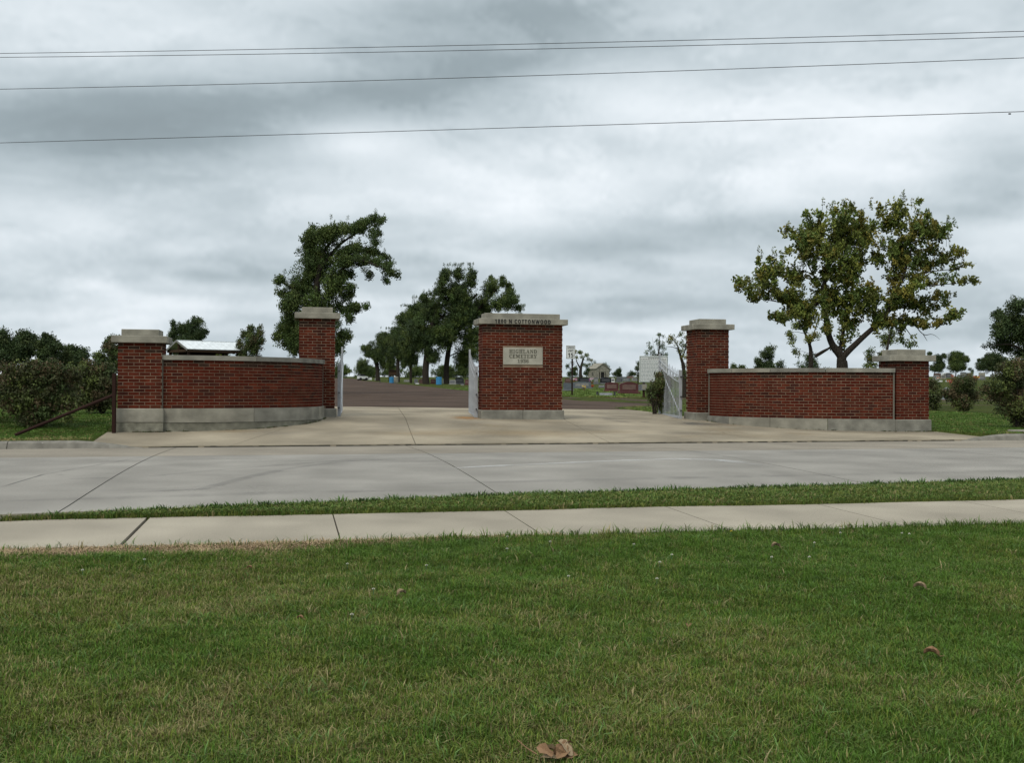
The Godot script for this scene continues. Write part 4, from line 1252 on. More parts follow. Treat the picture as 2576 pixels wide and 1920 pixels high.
	plant("far_tree", "round dark tree on the skyline right of the mausoleum", "tree", 30.3, -305.0, Vector2(1558, 950), 8.91, shift([[1560, 830, 1660, 830, 85], [1630, 760, 1640, 750, 35], [1480, 890, 1500, 900, 45], [1560, 930, 1700, 930, 50]], 1410, 860, S), [], {"size": 0.7, "dense": 10.0, "palette": DARK})
	plant("far_tree", "low dark tree on the skyline just left of the notice board", "tree", 33.3, -300.0, Vector2(1590, 951), 9.06, [[1582, 942, 1596, 942, 7], [1588, 938, 1590, 938, 4]], [], {"size": 0.6, "dense": 10.0, "palette": DARK})
	S = 7.51
	plant("juniper", "dark juniper half hidden by the notice board's left edge", "tree", 15.6, -134.0, Vector2(1604, 972), 20.29, shift([[295, 720, 345, 610, 24], [300, 770, 360, 700, 42], [330, 880, 350, 850, 40]], 1560, 830, S), [], {"size": 0.42, "dense": 22.0, "mesh": cluster_needle, "palette": DARK})
	plant("spiky_tree", "young tree with upright spiky shoots above the notice board", "tree", 10.4, -76.0, Vector2(1660, 995), 35.78, shift([[740, 480, 738, 85, 18], [650, 480, 605, 150, 13], [700, 400, 690, 180, 14], [790, 460, 812, 110, 11], [560, 480, 525, 260, 13], [500, 500, 485, 420, 10], [590, 480, 580, 310, 11], [800, 470, 830, 340, 12], [840, 490, 870, 440, 11], [760, 360, 790, 290, 10], [640, 500, 760, 500, 46], [600, 640, 780, 640, 70], [660, 820, 720, 820, 70]], 1560, 830, S), [shift([[700, 1210, 0.12], [700, 900, 0.1], [705, 600, 0.07], [725, 350, 0.04], [738, 120, 0.012]], 1560, 830, S)], {"size": 0.2, "dense": 44.0, "clumps": 12.0, "clump_most": 0.22, "palette": GREEN, "depth": 0.5})
	plant("sparse_tree", "sparse twisted tree between the notice board and the tall right pier", "tree", 9.6, -61.0, Vector2(1716, 1009), 44.57, shift([[955, 150, 1010, 165, 30], [1090, 100, 1120, 115, 34], [915, 230, 930, 240, 20], [1050, 265, 1150, 285, 36], [1100, 400, 1180, 420, 44], [1220, 310, 1240, 380, 30], [1180, 510, 1250, 600, 48], [1210, 700, 1240, 720, 40], [1200, 180, 1240, 170, 24], [1180, 800, 1240, 900, 50]], 1560, 830, S), [shift([[1215, 1300, 0.14], [1200, 800, 0.11], [1150, 560, 0.085], [1100, 400, 0.06], [1060, 280, 0.03], [960, 170, 0.012]], 1560, 830, S), shift([[1110, 400, 0.04], [1000, 350, 0.02], [830, 335, 0.006]], 1560, 830, S), shift([[1150, 560, 0.05], [1220, 400, 0.03], [1240, 200, 0.01]], 1560, 830, S)], {"size": 0.22, "dense": 36.0, "clumps": 10.0, "clump_most": 0.3, "swell": 1.3, "palette": GREEN + OLIVE})
	# right edge
	S = 3.933
	plant("broad_tree", "broad dark tree with layered boughs at the right edge", "tree", 25.6, -54.0, Vector2(2577, 1021), 50.35, shift([[1330, 230, 1400, 200, 62], [1420, 170, 1430, 160, 30], [1230, 290, 1300, 280, 50], [1170, 380, 1290, 400, 58], [1150, 480, 1260, 500, 56], [1110, 610, 1200, 600, 22], [1250, 600, 1400, 600, 80], [1400, 450, 1550, 420, 150], [1550, 250, 1700, 260, 150], [1500, 600, 1750, 600, 130], [1700, 420, 1900, 420, 150], [1800, 620, 1950, 620, 100], [1360, 660, 1500, 680, 40]], 2200, 720, S), [shift([[1500, 1150, 0.26], [1510, 900, 0.22], [1500, 650, 0.16], [1540, 400, 0.1], [1600, 200, 0.04]], 2200, 720, S), shift([[1500, 700, 0.1], [1350, 600, 0.06], [1150, 600, 0.015]], 2200, 720, S), shift([[1510, 560, 0.1], [1380, 450, 0.06], [1200, 400, 0.02]], 2200, 720, S)], {"size": 0.25, "dense": 60.0, "clumps": 12.0, "clump_most": 0.36, "swell": 1.35, "fill": 60, "fill_gap": 1.3, "palette": DARK, "wind": Vector3(-0.2, 0, 0)})
	S = 9.012
	plant("far_tree", "dark far tree partly behind the right outer pier's cap", "tree", 130.8, -335.0, Vector2(2350, 949), 8.12, shift([[200, 560, 300, 540, 70], [250, 680, 350, 720, 90], [350, 500, 420, 520, 40], [60, 450, 100, 470, 40], [120, 780, 300, 800, 70]], 2330, 840, S), [], {"size": 0.6, "dense": 22.0, "swell": 1.75, "palette": DARK})
	plant("far_tree", "round bright green far tree right of the right outer pier", "tree", 137.3, -335.0, Vector2(2402, 949), 8.12, shift([[560, 560, 780, 560, 105], [620, 470, 780, 470, 50], [850, 560, 900, 600, 60], [560, 720, 780, 720, 110], [830, 760, 850, 800, 40]], 2330, 840, S), [], {"size": 0.6, "dense": 22.0, "swell": 1.75, "palette": GREEN})
	plant("far_tree", "wide dark far tree over the right shrubs", "tree", 148.7, -335.0, Vector2(2495, 949), 8.12, shift([[1250, 640, 1400, 620, 80], [1400, 560, 1650, 560, 95], [1700, 640, 1780, 660, 90], [1150, 740, 1300, 760, 80], [1400, 740, 1700, 740, 110], [1840, 740, 1860, 760, 60], [1160, 600, 1170, 610, 28]], 2330, 840, S), [], {"size": 0.6, "dense": 22.0, "swell": 1.75, "palette": DARK})
	plant("far_tree", "thin low tree in the gap between the two far trees on the right", "tree", 141.6, -335.0, Vector2(2437, 949), 8.12, shift([[920, 800, 1010, 810, 34], [1000, 860, 1060, 860, 40]], 2330, 840, S), [], {"size": 0.5, "dense": 10.0, "palette": DARK})
	# left edge
	S = 4.131
	var lg := "trees beyond the left hedge"
	var lo := {"size": 0.5, "dense": 26.0, "clumps": 4.0, "clump_most": 0.7, "swell": 1.95, "palette": DARK}
	plant("hedgerow_tree", "dark tree at the left edge beyond the shrubs", "tree", -54.5, -118.0, Vector2(32, 964), 23.04, shift([[-60, 420, 40, 420, 90], [0, 340, 60, 370, 45], [60, 500, 90, 560, 90], [-100, 560, 40, 600, 120]], 0, 760, S), [], lo, lg)
	plant("hedgerow_tree", "rounded tree second from the left beyond the shrubs", "tree", -54.96, -122.0, Vector2(63, 963), 22.29, shift([[210, 390, 280, 380, 60], [270, 440, 320, 460, 80], [180, 500, 260, 560, 100]], 0, 760, S), [], lo, lg)
	plant("hedgerow_tree", "spiky-topped tree third from the left beyond the shrubs", "tree", -52.2, -121.0, Vector2(115, 964), 22.47, shift([[450, 400, 520, 420, 52], [455, 360, 460, 355, 20], [540, 440, 580, 470, 45], [430, 520, 520, 560, 90], [635, 460, 640, 480, 24]], 0, 760, S), [], lo, lg)
	plant("hedgerow_tree", "low sloping tree line end just left of the brown post", "tree", -50.07, -124.0, Vector2(190, 964), 21.93, shift([[680, 510, 770, 530, 55], [820, 530, 880, 560, 50], [700, 600, 860, 620, 80], [640, 580, 660, 600, 60]], 0, 760, S), [], lo, lg)
	plant("hedgerow_tree", "tree with reddish top showing left of the short left pier", "tree", -36.9, -100.0, Vector2(285, 972), 27.19, shift([[1130, 410, 1170, 390, 44], [1220, 380, 1240, 420, 40], [1090, 470, 1110, 480, 44], [1180, 500, 1240, 560, 80], [1020, 570, 1060, 590, 36], [1080, 620, 1200, 660, 80]], 0, 760, S), [], {"size": 0.4, "dense": 32.0, "clumps": 5.0, "clump_most": 0.6, "swell": 1.7, "palette": GREEN + HEDGE}, lg)
	plant("dense_tree", "dense dark tree with a side spire behind the shelter roof", "tree", -38.18, -128.0, Vector2(477, 965), 21.24, [[490, 845, 505, 845, 14], [475, 838, 480, 820, 14], [488, 812, 490, 803, 7], [500, 812, 500, 803, 6], [462, 840, 465, 825, 14], [440, 832, 441, 814, 6], [436, 850, 440, 840, 13], [460, 870, 500, 870, 28], [510, 850, 513, 835, 10], [470, 920, 490, 920, 40]], [], {"swell": 1.6, "fill": 60, "fill_gap": 1.7, "size": 0.42, "dense": 24.0, "clumps": 4.0, "clump_most": 0.6, "palette": DARK})
	plant("upright_tree", "upright tree with red-tinged top right of the shelter roof", "tree", -21.95, -90.0, Vector2(625, 979), 30.21, [[620, 855, 632, 828, 11], [612, 850, 614, 838, 8], [640, 850, 652, 825, 9], [652, 850, 660, 838, 7], [630, 840, 634, 822, 7], [615, 880, 650, 880, 24], [602, 875, 600, 852, 7], [655, 870, 662, 855, 8], [620, 925, 645, 925, 28], [605, 895, 600, 890, 10], [630, 860, 640, 860, 16]], [], {"size": 0.3, "dense": 40.0, "clumps": 9.0, "clump_most": 0.3, "wind": Vector3(0.25, 0.7, 0), "palette": HEDGE + GREEN})
	plant("far_tree", "low pale tree behind the left coping, right of the shelter post", "tree", -38.5, -140.0, Vector2(540, 963), 19.42, [[535, 888, 560, 888, 6], [540, 900, 570, 900, 14]], [], {"size": 0.5, "dense": 14.0, "palette": OLIVE})

func build_bushes() -> void:
	var near := {"size": 0.14, "dense": 330.0, "clumps": 40.0, "clump_most": 0.3, "swell": 1.75, "palette": HEDGE, "stems": 7, "stem": 0.025, "mesh": cluster_fine, "twig": 0.006, "depth": 0.9}
	var S := 4.131
	plant("shrub", "big red-flecked shrub standing behind the slanting brace at the left", "bush", -9.9, -22.4, Vector2(85, 1081), 121.38, shift([[120, 770, 600, 740, 110], [350, 720, 420, 715, 70], [80, 920, 680, 910, 175], [250, 1080, 520, 1100, 160], [330, 1230, 430, 1240, 90], [760, 1195, 790, 1215, 26], [640, 1050, 720, 1060, 80], [700, 760, 740, 800, 80]], 0, 760, S), [], near, "")
	plant("shrub", "shrub cut off by the left edge of the frame", "bush", -12.2, -22.9, Vector2(-161, 1068), 118.73, shift([[-900, 860, -100, 810, 140], [-800, 1000, -100, 980, 200], [-600, 1150, -300, 1150, 100]], 0, 760, S), [], near, "")
	plant("shrub", "shrub between the big left shrub and the brown post", "bush", -9.7, -25.6, Vector2(257, 1047), 106.21, shift([[820, 760, 1130, 740, 100], [860, 880, 1140, 890, 140], [1060, 1030, 1120, 1040, 80], [900, 1020, 1000, 1040, 90]], 0, 760, S), [], near, "")
	S = 3.933
	plant("shrub", "large reddish shrub at the right edge behind the drain slab", "bush", 12.6, -27.0, Vector2(2557, 1085), 100.70, shift([[1260, 880, 1500, 830, 90], [1200, 1040, 1500, 1040, 120], [1330, 1230, 1500, 1240, 110], [1400, 1350, 1500, 1360, 60], [1160, 1000, 1180, 1030, 50]], 2200, 720, S), [], near, "")
	var mid := {"size": 0.17, "dense": 230.0, "clumps": 28.0, "clump_most": 0.3, "swell": 1.6, "palette": HEDGE, "stems": 6, "stem": 0.025, "mesh": cluster_fine, "twig": 0.006, "depth": 0.9}
	plant("shrub", "rounded dark shrub standing alone on the lawn right of the outer pier", "bush", 15.7, -37.7, Vector2(2420, 1041), 72.12, shift([[790, 1000, 940, 970, 66], [760, 1080, 980, 1080, 82], [800, 1170, 950, 1180, 62], [700, 1060, 720, 1080, 30]], 2200, 720, S), [], mid, "")
	plant("shrub", "shrub half hidden by the right outer pier", "bush", 15.6, -40.0, Vector2(2348, 1036), 67.97, shift([[540, 990, 610, 990, 46], [540, 1100, 620, 1100, 54], [540, 1190, 600, 1190, 44]], 2200, 720, S), [], mid, "")
	S = 5.54
	plant("shrub", "reddish shrub between the notice board and the open right gate leaf", "bush", 4.15, -31.6, Vector2(1645, 1046), 86.04, shift([[1520, 690, 1610, 680, 50], [1470, 850, 1630, 800, 92], [1460, 980, 1640, 980, 92], [1560, 1110, 1620, 1120, 60], [1420, 900, 1430, 920, 40]], 1380, 820, S), [], near, "")


# ---------------------------------------------------------------- grass
func make_tuft(blades: int, tall: float, spread: float, lean: float, wide: float, seed_: int) -> ArrayMesh:
	var keep := rng.state
	rng.seed = seed_
	var m := MB.new()
	for k in blades:
		var t := rng.randf() * TAU
		var p := Vector3(cos(t), 0, sin(t)) * spread * sqrt(rng.randf())
		var d := Vector3(cos(t + rng.randf_range(-1, 1)), 0, sin(t + rng.randf_range(-1, 1)))
		var h := tall * rng.randf_range(0.55, 1.15)
		var b := lean * rng.randf_range(0.3, 1.3)
		var s := d.cross(Vector3.UP).normalized() * wide * rng.randf_range(0.7, 1.2) / 2
		var a := p - Vector3.UP * 0.01
		var q := p + Vector3.UP * h * 0.6 + d * b * h * 0.35
		var e := p + Vector3.UP * h * (1.0 - 0.25 * b) + d * b * h
		var tone := rng.randf_range(0.8, 1.2)
		m.tint = Color(tone, tone, tone)
		m.quad(a - s, a + s, q + s * 0.8, q - s * 0.8)
		m.tri(q - s * 0.8, q + s * 0.8, e)
	rng.state = keep
	return m.mesh()

func grass_field(called: String, label: String, mesh: Mesh, count: int, place: Callable, colour: Callable, s0: float, s1: float, mat_ := "grass") -> void:
	var xs := []
	var cols := PackedColorArray()
	for k in count:
		var g: Variant = place.call()
		if g == null: continue
		var s := rng.randf_range(s0, s1)
		xs.append(Transform3D(Basis(Vector3.UP, rng.randf() * TAU).rotated(Vector3.RIGHT, rng.randf_range(-0.2, 0.2)).scaled(Vector3(s, s * rng.randf_range(0.8, 1.15), s)), g[0]))
		cols.append(colour.call(g[1], g[2]))
	var o := leaf_mass(numbered(called), mesh, xs, cols, M[mat_], self)
	tag(o, label, "grass")

func lawn_colour(u: float, v: float) -> Color:
	var dry := patches.get_noise_2d(u * 7.0, v * 7.0) * 1.1 + lumps.get_noise_2d(u * 20.0, v * 20.0) * 0.4
	dry += 0.38 * smoothstep(-3.6, -6.0, u) * smoothstep(-18.6, -19.6, v) - 0.20 - 0.22 * smoothstep(-19.8, -18.8, v) + 0.17 * smoothstep(-3.6, -6.0, u)
	var t := rng.randf()
	var k := rng.randf_range(0.65, 1.35)
	if t < clampf(0.08 + dry * 0.28, 0.03, 0.5):
		return Color(0.235 * k, 0.20 * k, 0.085 * k)
	if t < clampf(0.40 + dry * 0.7, 0.15, 0.8):
		return Color(0.118 * k, 0.158 * k, 0.022 * k)
	return Color(0.064 * k, 0.134 * k, 0.013 * k)

func build_grass() -> void:
	rng.seed = 77
	var t1 := make_tuft(10, 0.050, 0.034, 0.85, 0.0035, 31)
	var t2 := make_tuft(12, 0.038, 0.045, 1.5, 0.0038, 32)
	var t3 := make_tuft(7, 0.075, 0.03, 0.9, 0.0046, 33)
	var lawn := func():
		var v := rng.randf_range(-24.3, -18.3)
		var d: float = v + 26.4
		var u := rng.randf_range(-5.9 - 0.55 * d - 1.8, -5.2 + 0.55 * d + 2.2)
		if rng.randf() > clampf(5.2 / d, 0.0, 1.0): return null
		if u < -3.6 and rng.randf() < 0.93 * smoothstep(-18.75, -18.5, v) * clampf((-4.4 - u) / 1.6, 0.0, 1.0): return null
		return [gp(u, v, ground_y(u, v)), u, v]
	grass_field("lawn_grass", "mown green lawn with dry patches filling the foreground", t1, 125000, lawn, lawn_colour, 0.6, 1.1)
	grass_field("lawn_thatch", "flattened dry and green blades low in the foreground lawn", t2, 60000, lawn, func(u, v):
		var c: Color = lawn_colour(u, v)
		return c.lerp(Color(0.13, 0.115, 0.045), 0.25), 0.7, 1.1)
	grass_field("tall_blades", "scattered longer blades standing out of the foreground lawn", t3, 3400, lawn, func(u, v):
		var k := rng.randf_range(0.8, 1.4)
		return Color(0.095 * k, 0.17 * k, 0.045 * k) if rng.randf() < 0.8 else Color(0.26 * k, 0.22 * k, 0.11 * k), 0.5, 0.95)
	grass_field("edge_grass", "long blades leaning over the near edge of the pavement", t3, 1500, func():
		var u := rng.randf_range(-13.0, 6.0)
		if u < -4.6 and rng.randf() < 0.75: return null
		var v := -18.27 - absf(rng.randfn(0.0, 0.05))
		return [gp(u, v, ground_y(u, v)), u, v], lawn_colour, 0.7, 1.2)
	grass_field("dry_clippings", "brown dry clippings along the pavement edge at the left", make_tuft(9, 0.022, 0.06, 3.2, 0.006, 35), 7000, func():
		var u := rng.randf_range(-13.0, -3.6)
		var v: float = -18.26 - absf(rng.randfn(0.0, 0.2)) * clampf((-4.3 - u) / 2.0, 0.08, 1.0)
		return [gp(u, v, ground_y(u, v) + 0.004), u, v], func(u, v):
		var k := rng.randf_range(0.6, 1.3)
		return Color(0.40 * k, 0.295 * k, 0.175 * k), 0.6, 1.1)
	var strip := func():
		var u := rng.randf_range(-9.3, 9.0)
		var v := lerpf(-16.68, strip_edge(u) + 0.06, rng.randf())
		if rng.randf() > smoothstep(-8.6, -6.4, u): return null
		return [gp(u, v, ground_y(u, v) - 0.01), u, v]
	var strip_colour := func(u, v):
		var k := rng.randf_range(0.7, 1.3)
		var t := rng.randf()
		return Color(0.26 * k, 0.22 * k, 0.10 * k) if t < 0.07 else (Color(0.135 * k, 0.165 * k, 0.034 * k) if t < 0.5 else Color(0.080 * k, 0.145 * k, 0.024 * k))
	grass_field("strip_grass", "narrow grass strip between the pavement and the street", make_tuft(10, 0.045, 0.05, 1.0, 0.0065, 36), 19000, strip, strip_colour, 0.6, 1.2)
	grass_field("strip_weeds", "taller weeds along the kerb side of the narrow grass strip", make_tuft(8, 0.055, 0.05, 1.1, 0.011, 37), 1500, func():
		var u := rng.randf_range(-8.8, 9.0)
		var v := strip_edge(u) - absf(rng.randfn(0.0, 0.07)) + 0.03
		if rng.randf() > smoothstep(-8.4, -6.0, u): return null
		return [gp(u, v, ground_y(u, v)), u, v], func(u, v):
		var k := rng.randf_range(0.6, 1.2)
		return Color(0.07 * k, 0.135 * k, 0.03 * k), 0.5, 1.2)
	for side in [-1.0, 1.0]:
		grass_field("verge_grass", "grass under the shrubs behind the %s kerb" % ("left" if side < 0 else "right"), make_tuft(12, 0.05, 0.08, 1.1, 0.010, 38), 19000, func():
			var u: float = side * rng.randf_range(APRON + 0.08, 17.0)
			var v := rng.randf_range(-5.45, 9.0 if side > 0 else 4.0)
			if v > -5.0 and absf(u) < 9.3: return null
			return [gp(u, v, ground_y(u, v) - 0.01), u, v], func(u, v):
			var k := rng.randf_range(0.7, 1.3)
			var dry := smoothstep(-4.0, -5.3, v) * (0.55 if side < 0 else 0.2)
			return Color(0.26 * k, 0.21 * k, 0.085 * k) if rng.randf() < 0.06 + dry else Color(0.085 * k, 0.155 * k, 0.024 * k), 0.6, 1.1)
	grass_field("island_grass", "grass round the shrub inside the right gate", make_tuft(10, 0.08, 0.1, 1.0, 0.014, 39), 5000, func():
		var v := rng.randf_range(0.8, 20.0)
		var u := (5.0 + pow(clampf((v - 8.0) / 12.0, 0, 1), 2.0) * 8.0) + rng.randf() * 3.0 + 0.05
		return [gp(u, v, ground_y(u, v) - 0.005), u, v], strip_colour, 0.6, 1.1)
	grass_field("cemetery_grass", "mown grass between the drive and the graves", make_tuft(12, 0.09, 0.2, 1.1, 0.03, 40), 22000, func():
		var v := rng.randf_range(36.4, 75.0)
		var u := rng.randf_range(8.0, 34.0)
		if v < 39.7 and u < 8.2 + 5.5 * clampf((39.7 - v) / 3.2, 0, 1): return null
		return [gp(u, v, ground_y(u, v) - 0.01), u, v], func(u, v):
		var k := rng.randf_range(0.75, 1.25)
		return Color(0.17 * k, 0.16 * k, 0.05 * k) if v < 38.2 and rng.randf() < 0.5 else Color(0.115 * k, 0.175 * k, 0.034 * k), 0.7, 1.2)

	grass_field("wall_weeds", "small weeds and grass along the foot of the walls and piers", make_tuft(8, 0.05, 0.05, 1.2, 0.010, 41), 420, func():
		var side := -1.0 if rng.randf() < 0.6 else 1.0
		var th := pow(rng.randf(), 1.4) * PI / 2
		var u := side * (8.27 - 3.41 * sin(th))
		var v := -3.26 * cos(th)
		if rng.randf() < 0.35:
			u = side * rng.randf_range(8.2, 9.25)
			v = -3.36
		if lumps.get_noise_2d(u * 40.0, v * 40.0) < 0.02: return null
		return [gp(u, v, level(u, v)), u, v], func(_u, _v):
		var k := rng.randf_range(0.5, 1.1)
		return Color(0.075 * k, 0.11 * k, 0.03 * k) if rng.randf() < 0.7 else Color(0.12 * k, 0.09 * k, 0.05 * k), 0.4, 1.0)

	# white clover heads, a few dandelions and fallen leaves on the lawn
	rng.seed = 9
	var cg := "white clover heads in the lawn"
	var head := MB.new()
	for k in 26:
		var d := rdir(); d.y = absf(d.y)
		head.tri(d * 0.002, d * 0.0085 + d.cross(Vector3.RIGHT).normalized() * 0.0024, d * 0.0085 - d.cross(Vector3.RIGHT).normalized() * 0.0024)
	var head_mesh := head.mesh()
	var stem := MB.new(); stem.tube([Vector3.ZERO, Vector3(0.002, 0.05, 0)], [0.0012, 0.001], 4)
	var stem_mesh := stem.mesh()
	for k in 24:
		var u := rng.randf_range(-8.2, -1.0)
		var v := rng.randf_range(-22.6, -18.5) if k % 3 == 0 else rng.randf_range(-20.2, -18.5)
		if k > 10: u = rng.randf_range(-4.2, -0.6)
		var o := thing("clover_flower", "small white clover head standing in the lawn", "flower", spot(u, v), 0.0, cg)
		part("stem", stem_mesh, M.sign_green, o)
		part("flower_head", head_mesh, M.petal_white, o, Vector3(0.002, 0.052, 0))
	for q in [[-6.66, -18.75, "yellow dandelion in the lawn near the pavement's left end"], [-2.35, -18.62, "yellow dandelion in the lawn near the pavement's right half"], [-6.63, -16.3, "yellow dandelion in the grass strip"]]:
		var o := thing("dandelion", q[2], "flower", spot(q[0], q[1]))
		part("stem", stem_mesh, M.sign_green, o)
		part("flower_head", head_mesh, M.petal_yellow, o, Vector3(0.002, 0.055, 0))
	for q in [[-2.94, -22.19, 0.085, "tan curled leaf lying at the right of the lawn", "leaf_dead"], [-2.21, -20.94, 0.09, "pale upright leaf in the right half of the lawn", "leaf_pale"], [-5.06, -20.55, 0.075, "pale leaf in the middle of the lawn, near the pavement", "leaf_pale"], [-5.90, -19.42, 0.05, "small reddish leaf close to the pavement", "leaf_dead"], [-3.79, -21.52, 0.05, "small tan leaf right of the lawn's middle", "leaf_dead"], [-2.3, -19.3, 0.09, "flat tan leaf at the right, close to the pavement", "leaf_pale"], [-5.6, -21.0, 0.045, "small leaf in a bare patch of the lawn", "leaf_dead"]]:
		var o := thing("fallen_leaf", q[3], "leaf", spot(q[0], q[1]) + Vector3.UP * 0.035, rng.randf() * TAU)
		curled_leaf(o, q[2] * 0.75, M[q[4]])
	# the crumpled brown leaf at the lower edge of the lawn
	var big := thing("crumpled_leaf", "big crumpled brown leaf at the bottom edge of the lawn", "leaf", spot(-4.84, -23.17) + Vector3.UP * 0.04, 0.2)
	for q in 11:
		var m := MB.new()
		var ang := rng.randf_range(-0.5, PI + 0.5)
		var long := rng.randf_range(0.05, 0.085)
		var w0 := rng.randf_range(0.012, 0.019)
		var lift := rng.randf_range(0.2, 0.75)
		var root := Vector3(rng.randf_range(-0.03, 0.035), rng.randf_range(-0.015, 0.006), rng.randf_range(-0.012, 0.015))
		var b := Basis(Vector3.UP, ang * 0.9) * Basis(Vector3.RIGHT, rng.randf_range(-0.8, 0.8))
		var rows := []
		for a in 6:
			var t := a / 5.0
			var w1 := w0 * pow(sin(PI * clampf(0.12 + 0.88 * t, 0, 1)), 0.8) * (1.0 + 0.3 * sin(t * 19.0 + q))
			var x := long * (t - 0.15)
			var y := long * lift * sin(t * 2.3) * 0.6
			rows.append([root + b * Vector3(x, y + w1 * 0.55, -w1), root + b * Vector3(x, y, 0), root + b * Vector3(x, y + w1 * rng.randf_range(0.2, 0.8), w1)])
		for a in 5:
			for e in 2:
				m.quad(rows[a][e], rows[a][e + 1], rows[a + 1][e + 1], rows[a + 1][e])
		part("lobe", m.mesh(), M.leaf_dead if q % 3 else M.leaf_pale, big)
	var sk := MB.new(); sk.tube([Vector3(-0.07, 0.01, 0.01), Vector3(-0.10, 0.028, 0.0), Vector3(-0.125, 0.05, -0.01)], [0.0025, 0.002, 0.002], 5)
	part("stalk", sk.mesh(), M.leaf_dead, big)

func curled_leaf(o: Node3D, size: float, m_: Material) -> void:
	var m := MB.new()
	var n := 6
	for a in n:
		for b in 4:
			var p := []
			for e in [[0, 0], [1, 0], [1, 1], [0, 1]]:
				var t: float = float(a + e[0]) / n
				var s: float = (b + e[1]) / 4.0 * 2.0 - 1.0
				var w := size * 0.38 * sin(PI * (0.06 + 0.92 * t)) * s * (1.0 + 0.25 * sin(t * 14.0))
				p.append(Vector3((t - 0.5) * size, size * (0.30 * s * s + 0.25 * sin(t * 3.0)), w))
			m.quad(p[0], p[3], p[2], p[1])
	part("blade", m.mesh(), m_, o)
	var k := MB.new(); k.tube([Vector3(-size * 0.5, 0, 0), Vector3(-size * 0.8, size * 0.05, 0.004)], [0.0018, 0.0014], 4)
	part("stalk", k.mesh(), m_, o)


# ---------------------------------------------------------------- things in the cemetery and by the street
func headstone(x: float, z: float, w: float, h: float, kind: String, m: String, label: String) -> void:
	var o := thing("headstone", label, "headstone", stand(x, z), rng.randf_range(-0.08, 0.12))
	var th := clampf(w * 0.22, 0.14, 0.34)
	var base_m: Material = M.granite_gray if m in ["granite_black", "granite_blue", "granite_dark"] else M[m]
	if kind == "flat":
		var f := MB.new(); f.cbox(Vector3(0, h / 2 - 0.04, 0), Vector3(w, h, w * 0.6), 0.015); part("slab", f.mesh(), M[m], o)
		return
	var bh := clampf(h * 0.2, 0.12, 0.28)
	var b := MB.new(); b.cbox(Vector3(0, bh / 2 - 0.06, 0), Vector3(w * 1.18, bh + 0.12, th * 1.9), 0.015)
	part("base", b.mesh(), base_m, o)
	var poly := []
	var hh := h - bh
	if kind == "slant":
		var s := MB.new()
		s.prism([Vector2(-th, 0), Vector2(th, 0), Vector2(th * 0.4, hh), Vector2(-th * 0.8, hh)], -w / 2, w / 2, Transform3D(Basis(Vector3.UP, -PI / 2), Vector3(0, bh, 0)))
		part("slant_block", s.mesh(), M[m], o)
		return
	poly = [Vector2(-w / 2, 0), Vector2(w / 2, 0)]
	var rise := {"slab": 0.10, "arch": 0.24, "block": 0.0}[kind] as float
	if rise == 0.0:
		poly += [Vector2(w / 2, hh), Vector2(-w / 2, hh)]
	else:
		for k in 11:
			var t := 1.0 - k / 10.0
			poly.append(Vector2((t - 0.5) * w, hh * (1.0 - rise) + hh * rise * sin(PI * t)))
	var s := MB.new(); s.prism(poly, -th / 2, th / 2, Transform3D(Basis(), Vector3(0, bh, 0)))
	part("tablet", s.mesh(), M[m], o)
	if h > 0.6 and kind != "block":
		var q := MB.new(); q.cbox(Vector3(0, bh + hh * 0.45, th / 2), Vector3(w * 0.72, hh * 0.5, 0.02), 0.006)
		var panel: String = {"granite_red": "granite_rose", "granite_black": "granite_dark", "granite_brown": "granite_rose", "granite_blue": "granite_light", "granite_gray": "granite_light", "granite_dark": "granite_gray"}.get(m, "granite_gray")
		part("inscription_panel", q.mesh(), M[panel], o)

func flowers(x: float, z: float, r: float, tall: float, colours: Array, label: String) -> void:
	var o := thing("flower_bunch", label, "flowers", stand(x, z))
	var v := MB.new(); v.lathe(Vector3(0, 0, 0), [[r * 0.35, 0.0], [r * 0.5, tall * 0.35], [r * 0.45, tall * 0.4]], 10)
	part("pot", v.mesh(), M.clay, o)
	var st := MB.new()
	var heads := {}
	for k in 22:
		var p := Vector3(rng.randf_range(-1, 1) * r, tall * rng.randf_range(0.5, 1.0), rng.randf_range(-1, 1) * r * 0.7)
		st.tube([Vector3(0, tall * 0.3, 0), p], [0.01, 0.008], 4, false)
		var c: String = colours[rng.randi() % colours.size()]
		if not heads.has(c): heads[c] = MB.new()
		var hm: MB = heads[c]
		for q in 7:
			var d := rdir() * r * 0.32
			var e := d.cross(rdir()).normalized() * r * 0.16
			hm.tri(p, p + d + e, p + d - e)
	part("stems", st.mesh(), M.sign_green, o)
	for c in heads:
		part("blossoms", heads[c].mesh(), M[c], o)

func barrel(called: String, x: float, z: float, r: float, h: float, m: String, label: String) -> void:
	var o := thing(called, label, "bin", stand(x, z), 0.0)
	var b := MB.new()
	b.lathe(Vector3.ZERO, [[0.0, 0.0], [r * 0.94, 0.0], [r * 0.97, h * 0.04], [r * 0.96, h * 0.32], [r, h * 0.34], [r * 0.97, h * 0.36], [r * 0.97, h * 0.64], [r, h * 0.66], [r * 0.97, h * 0.68], [r, h * 0.9]], 20)
	part("drum", b.mesh(), M[m], o)
	var l := MB.new()
	l.lathe(Vector3.ZERO, [[r * 1.03, h * 0.9], [r * 1.03, h * 0.93], [r * 0.8, h * 0.98], [r * 0.3, h], [0.0, h]], 20)
	part("lid", l.mesh(), M[m], o)

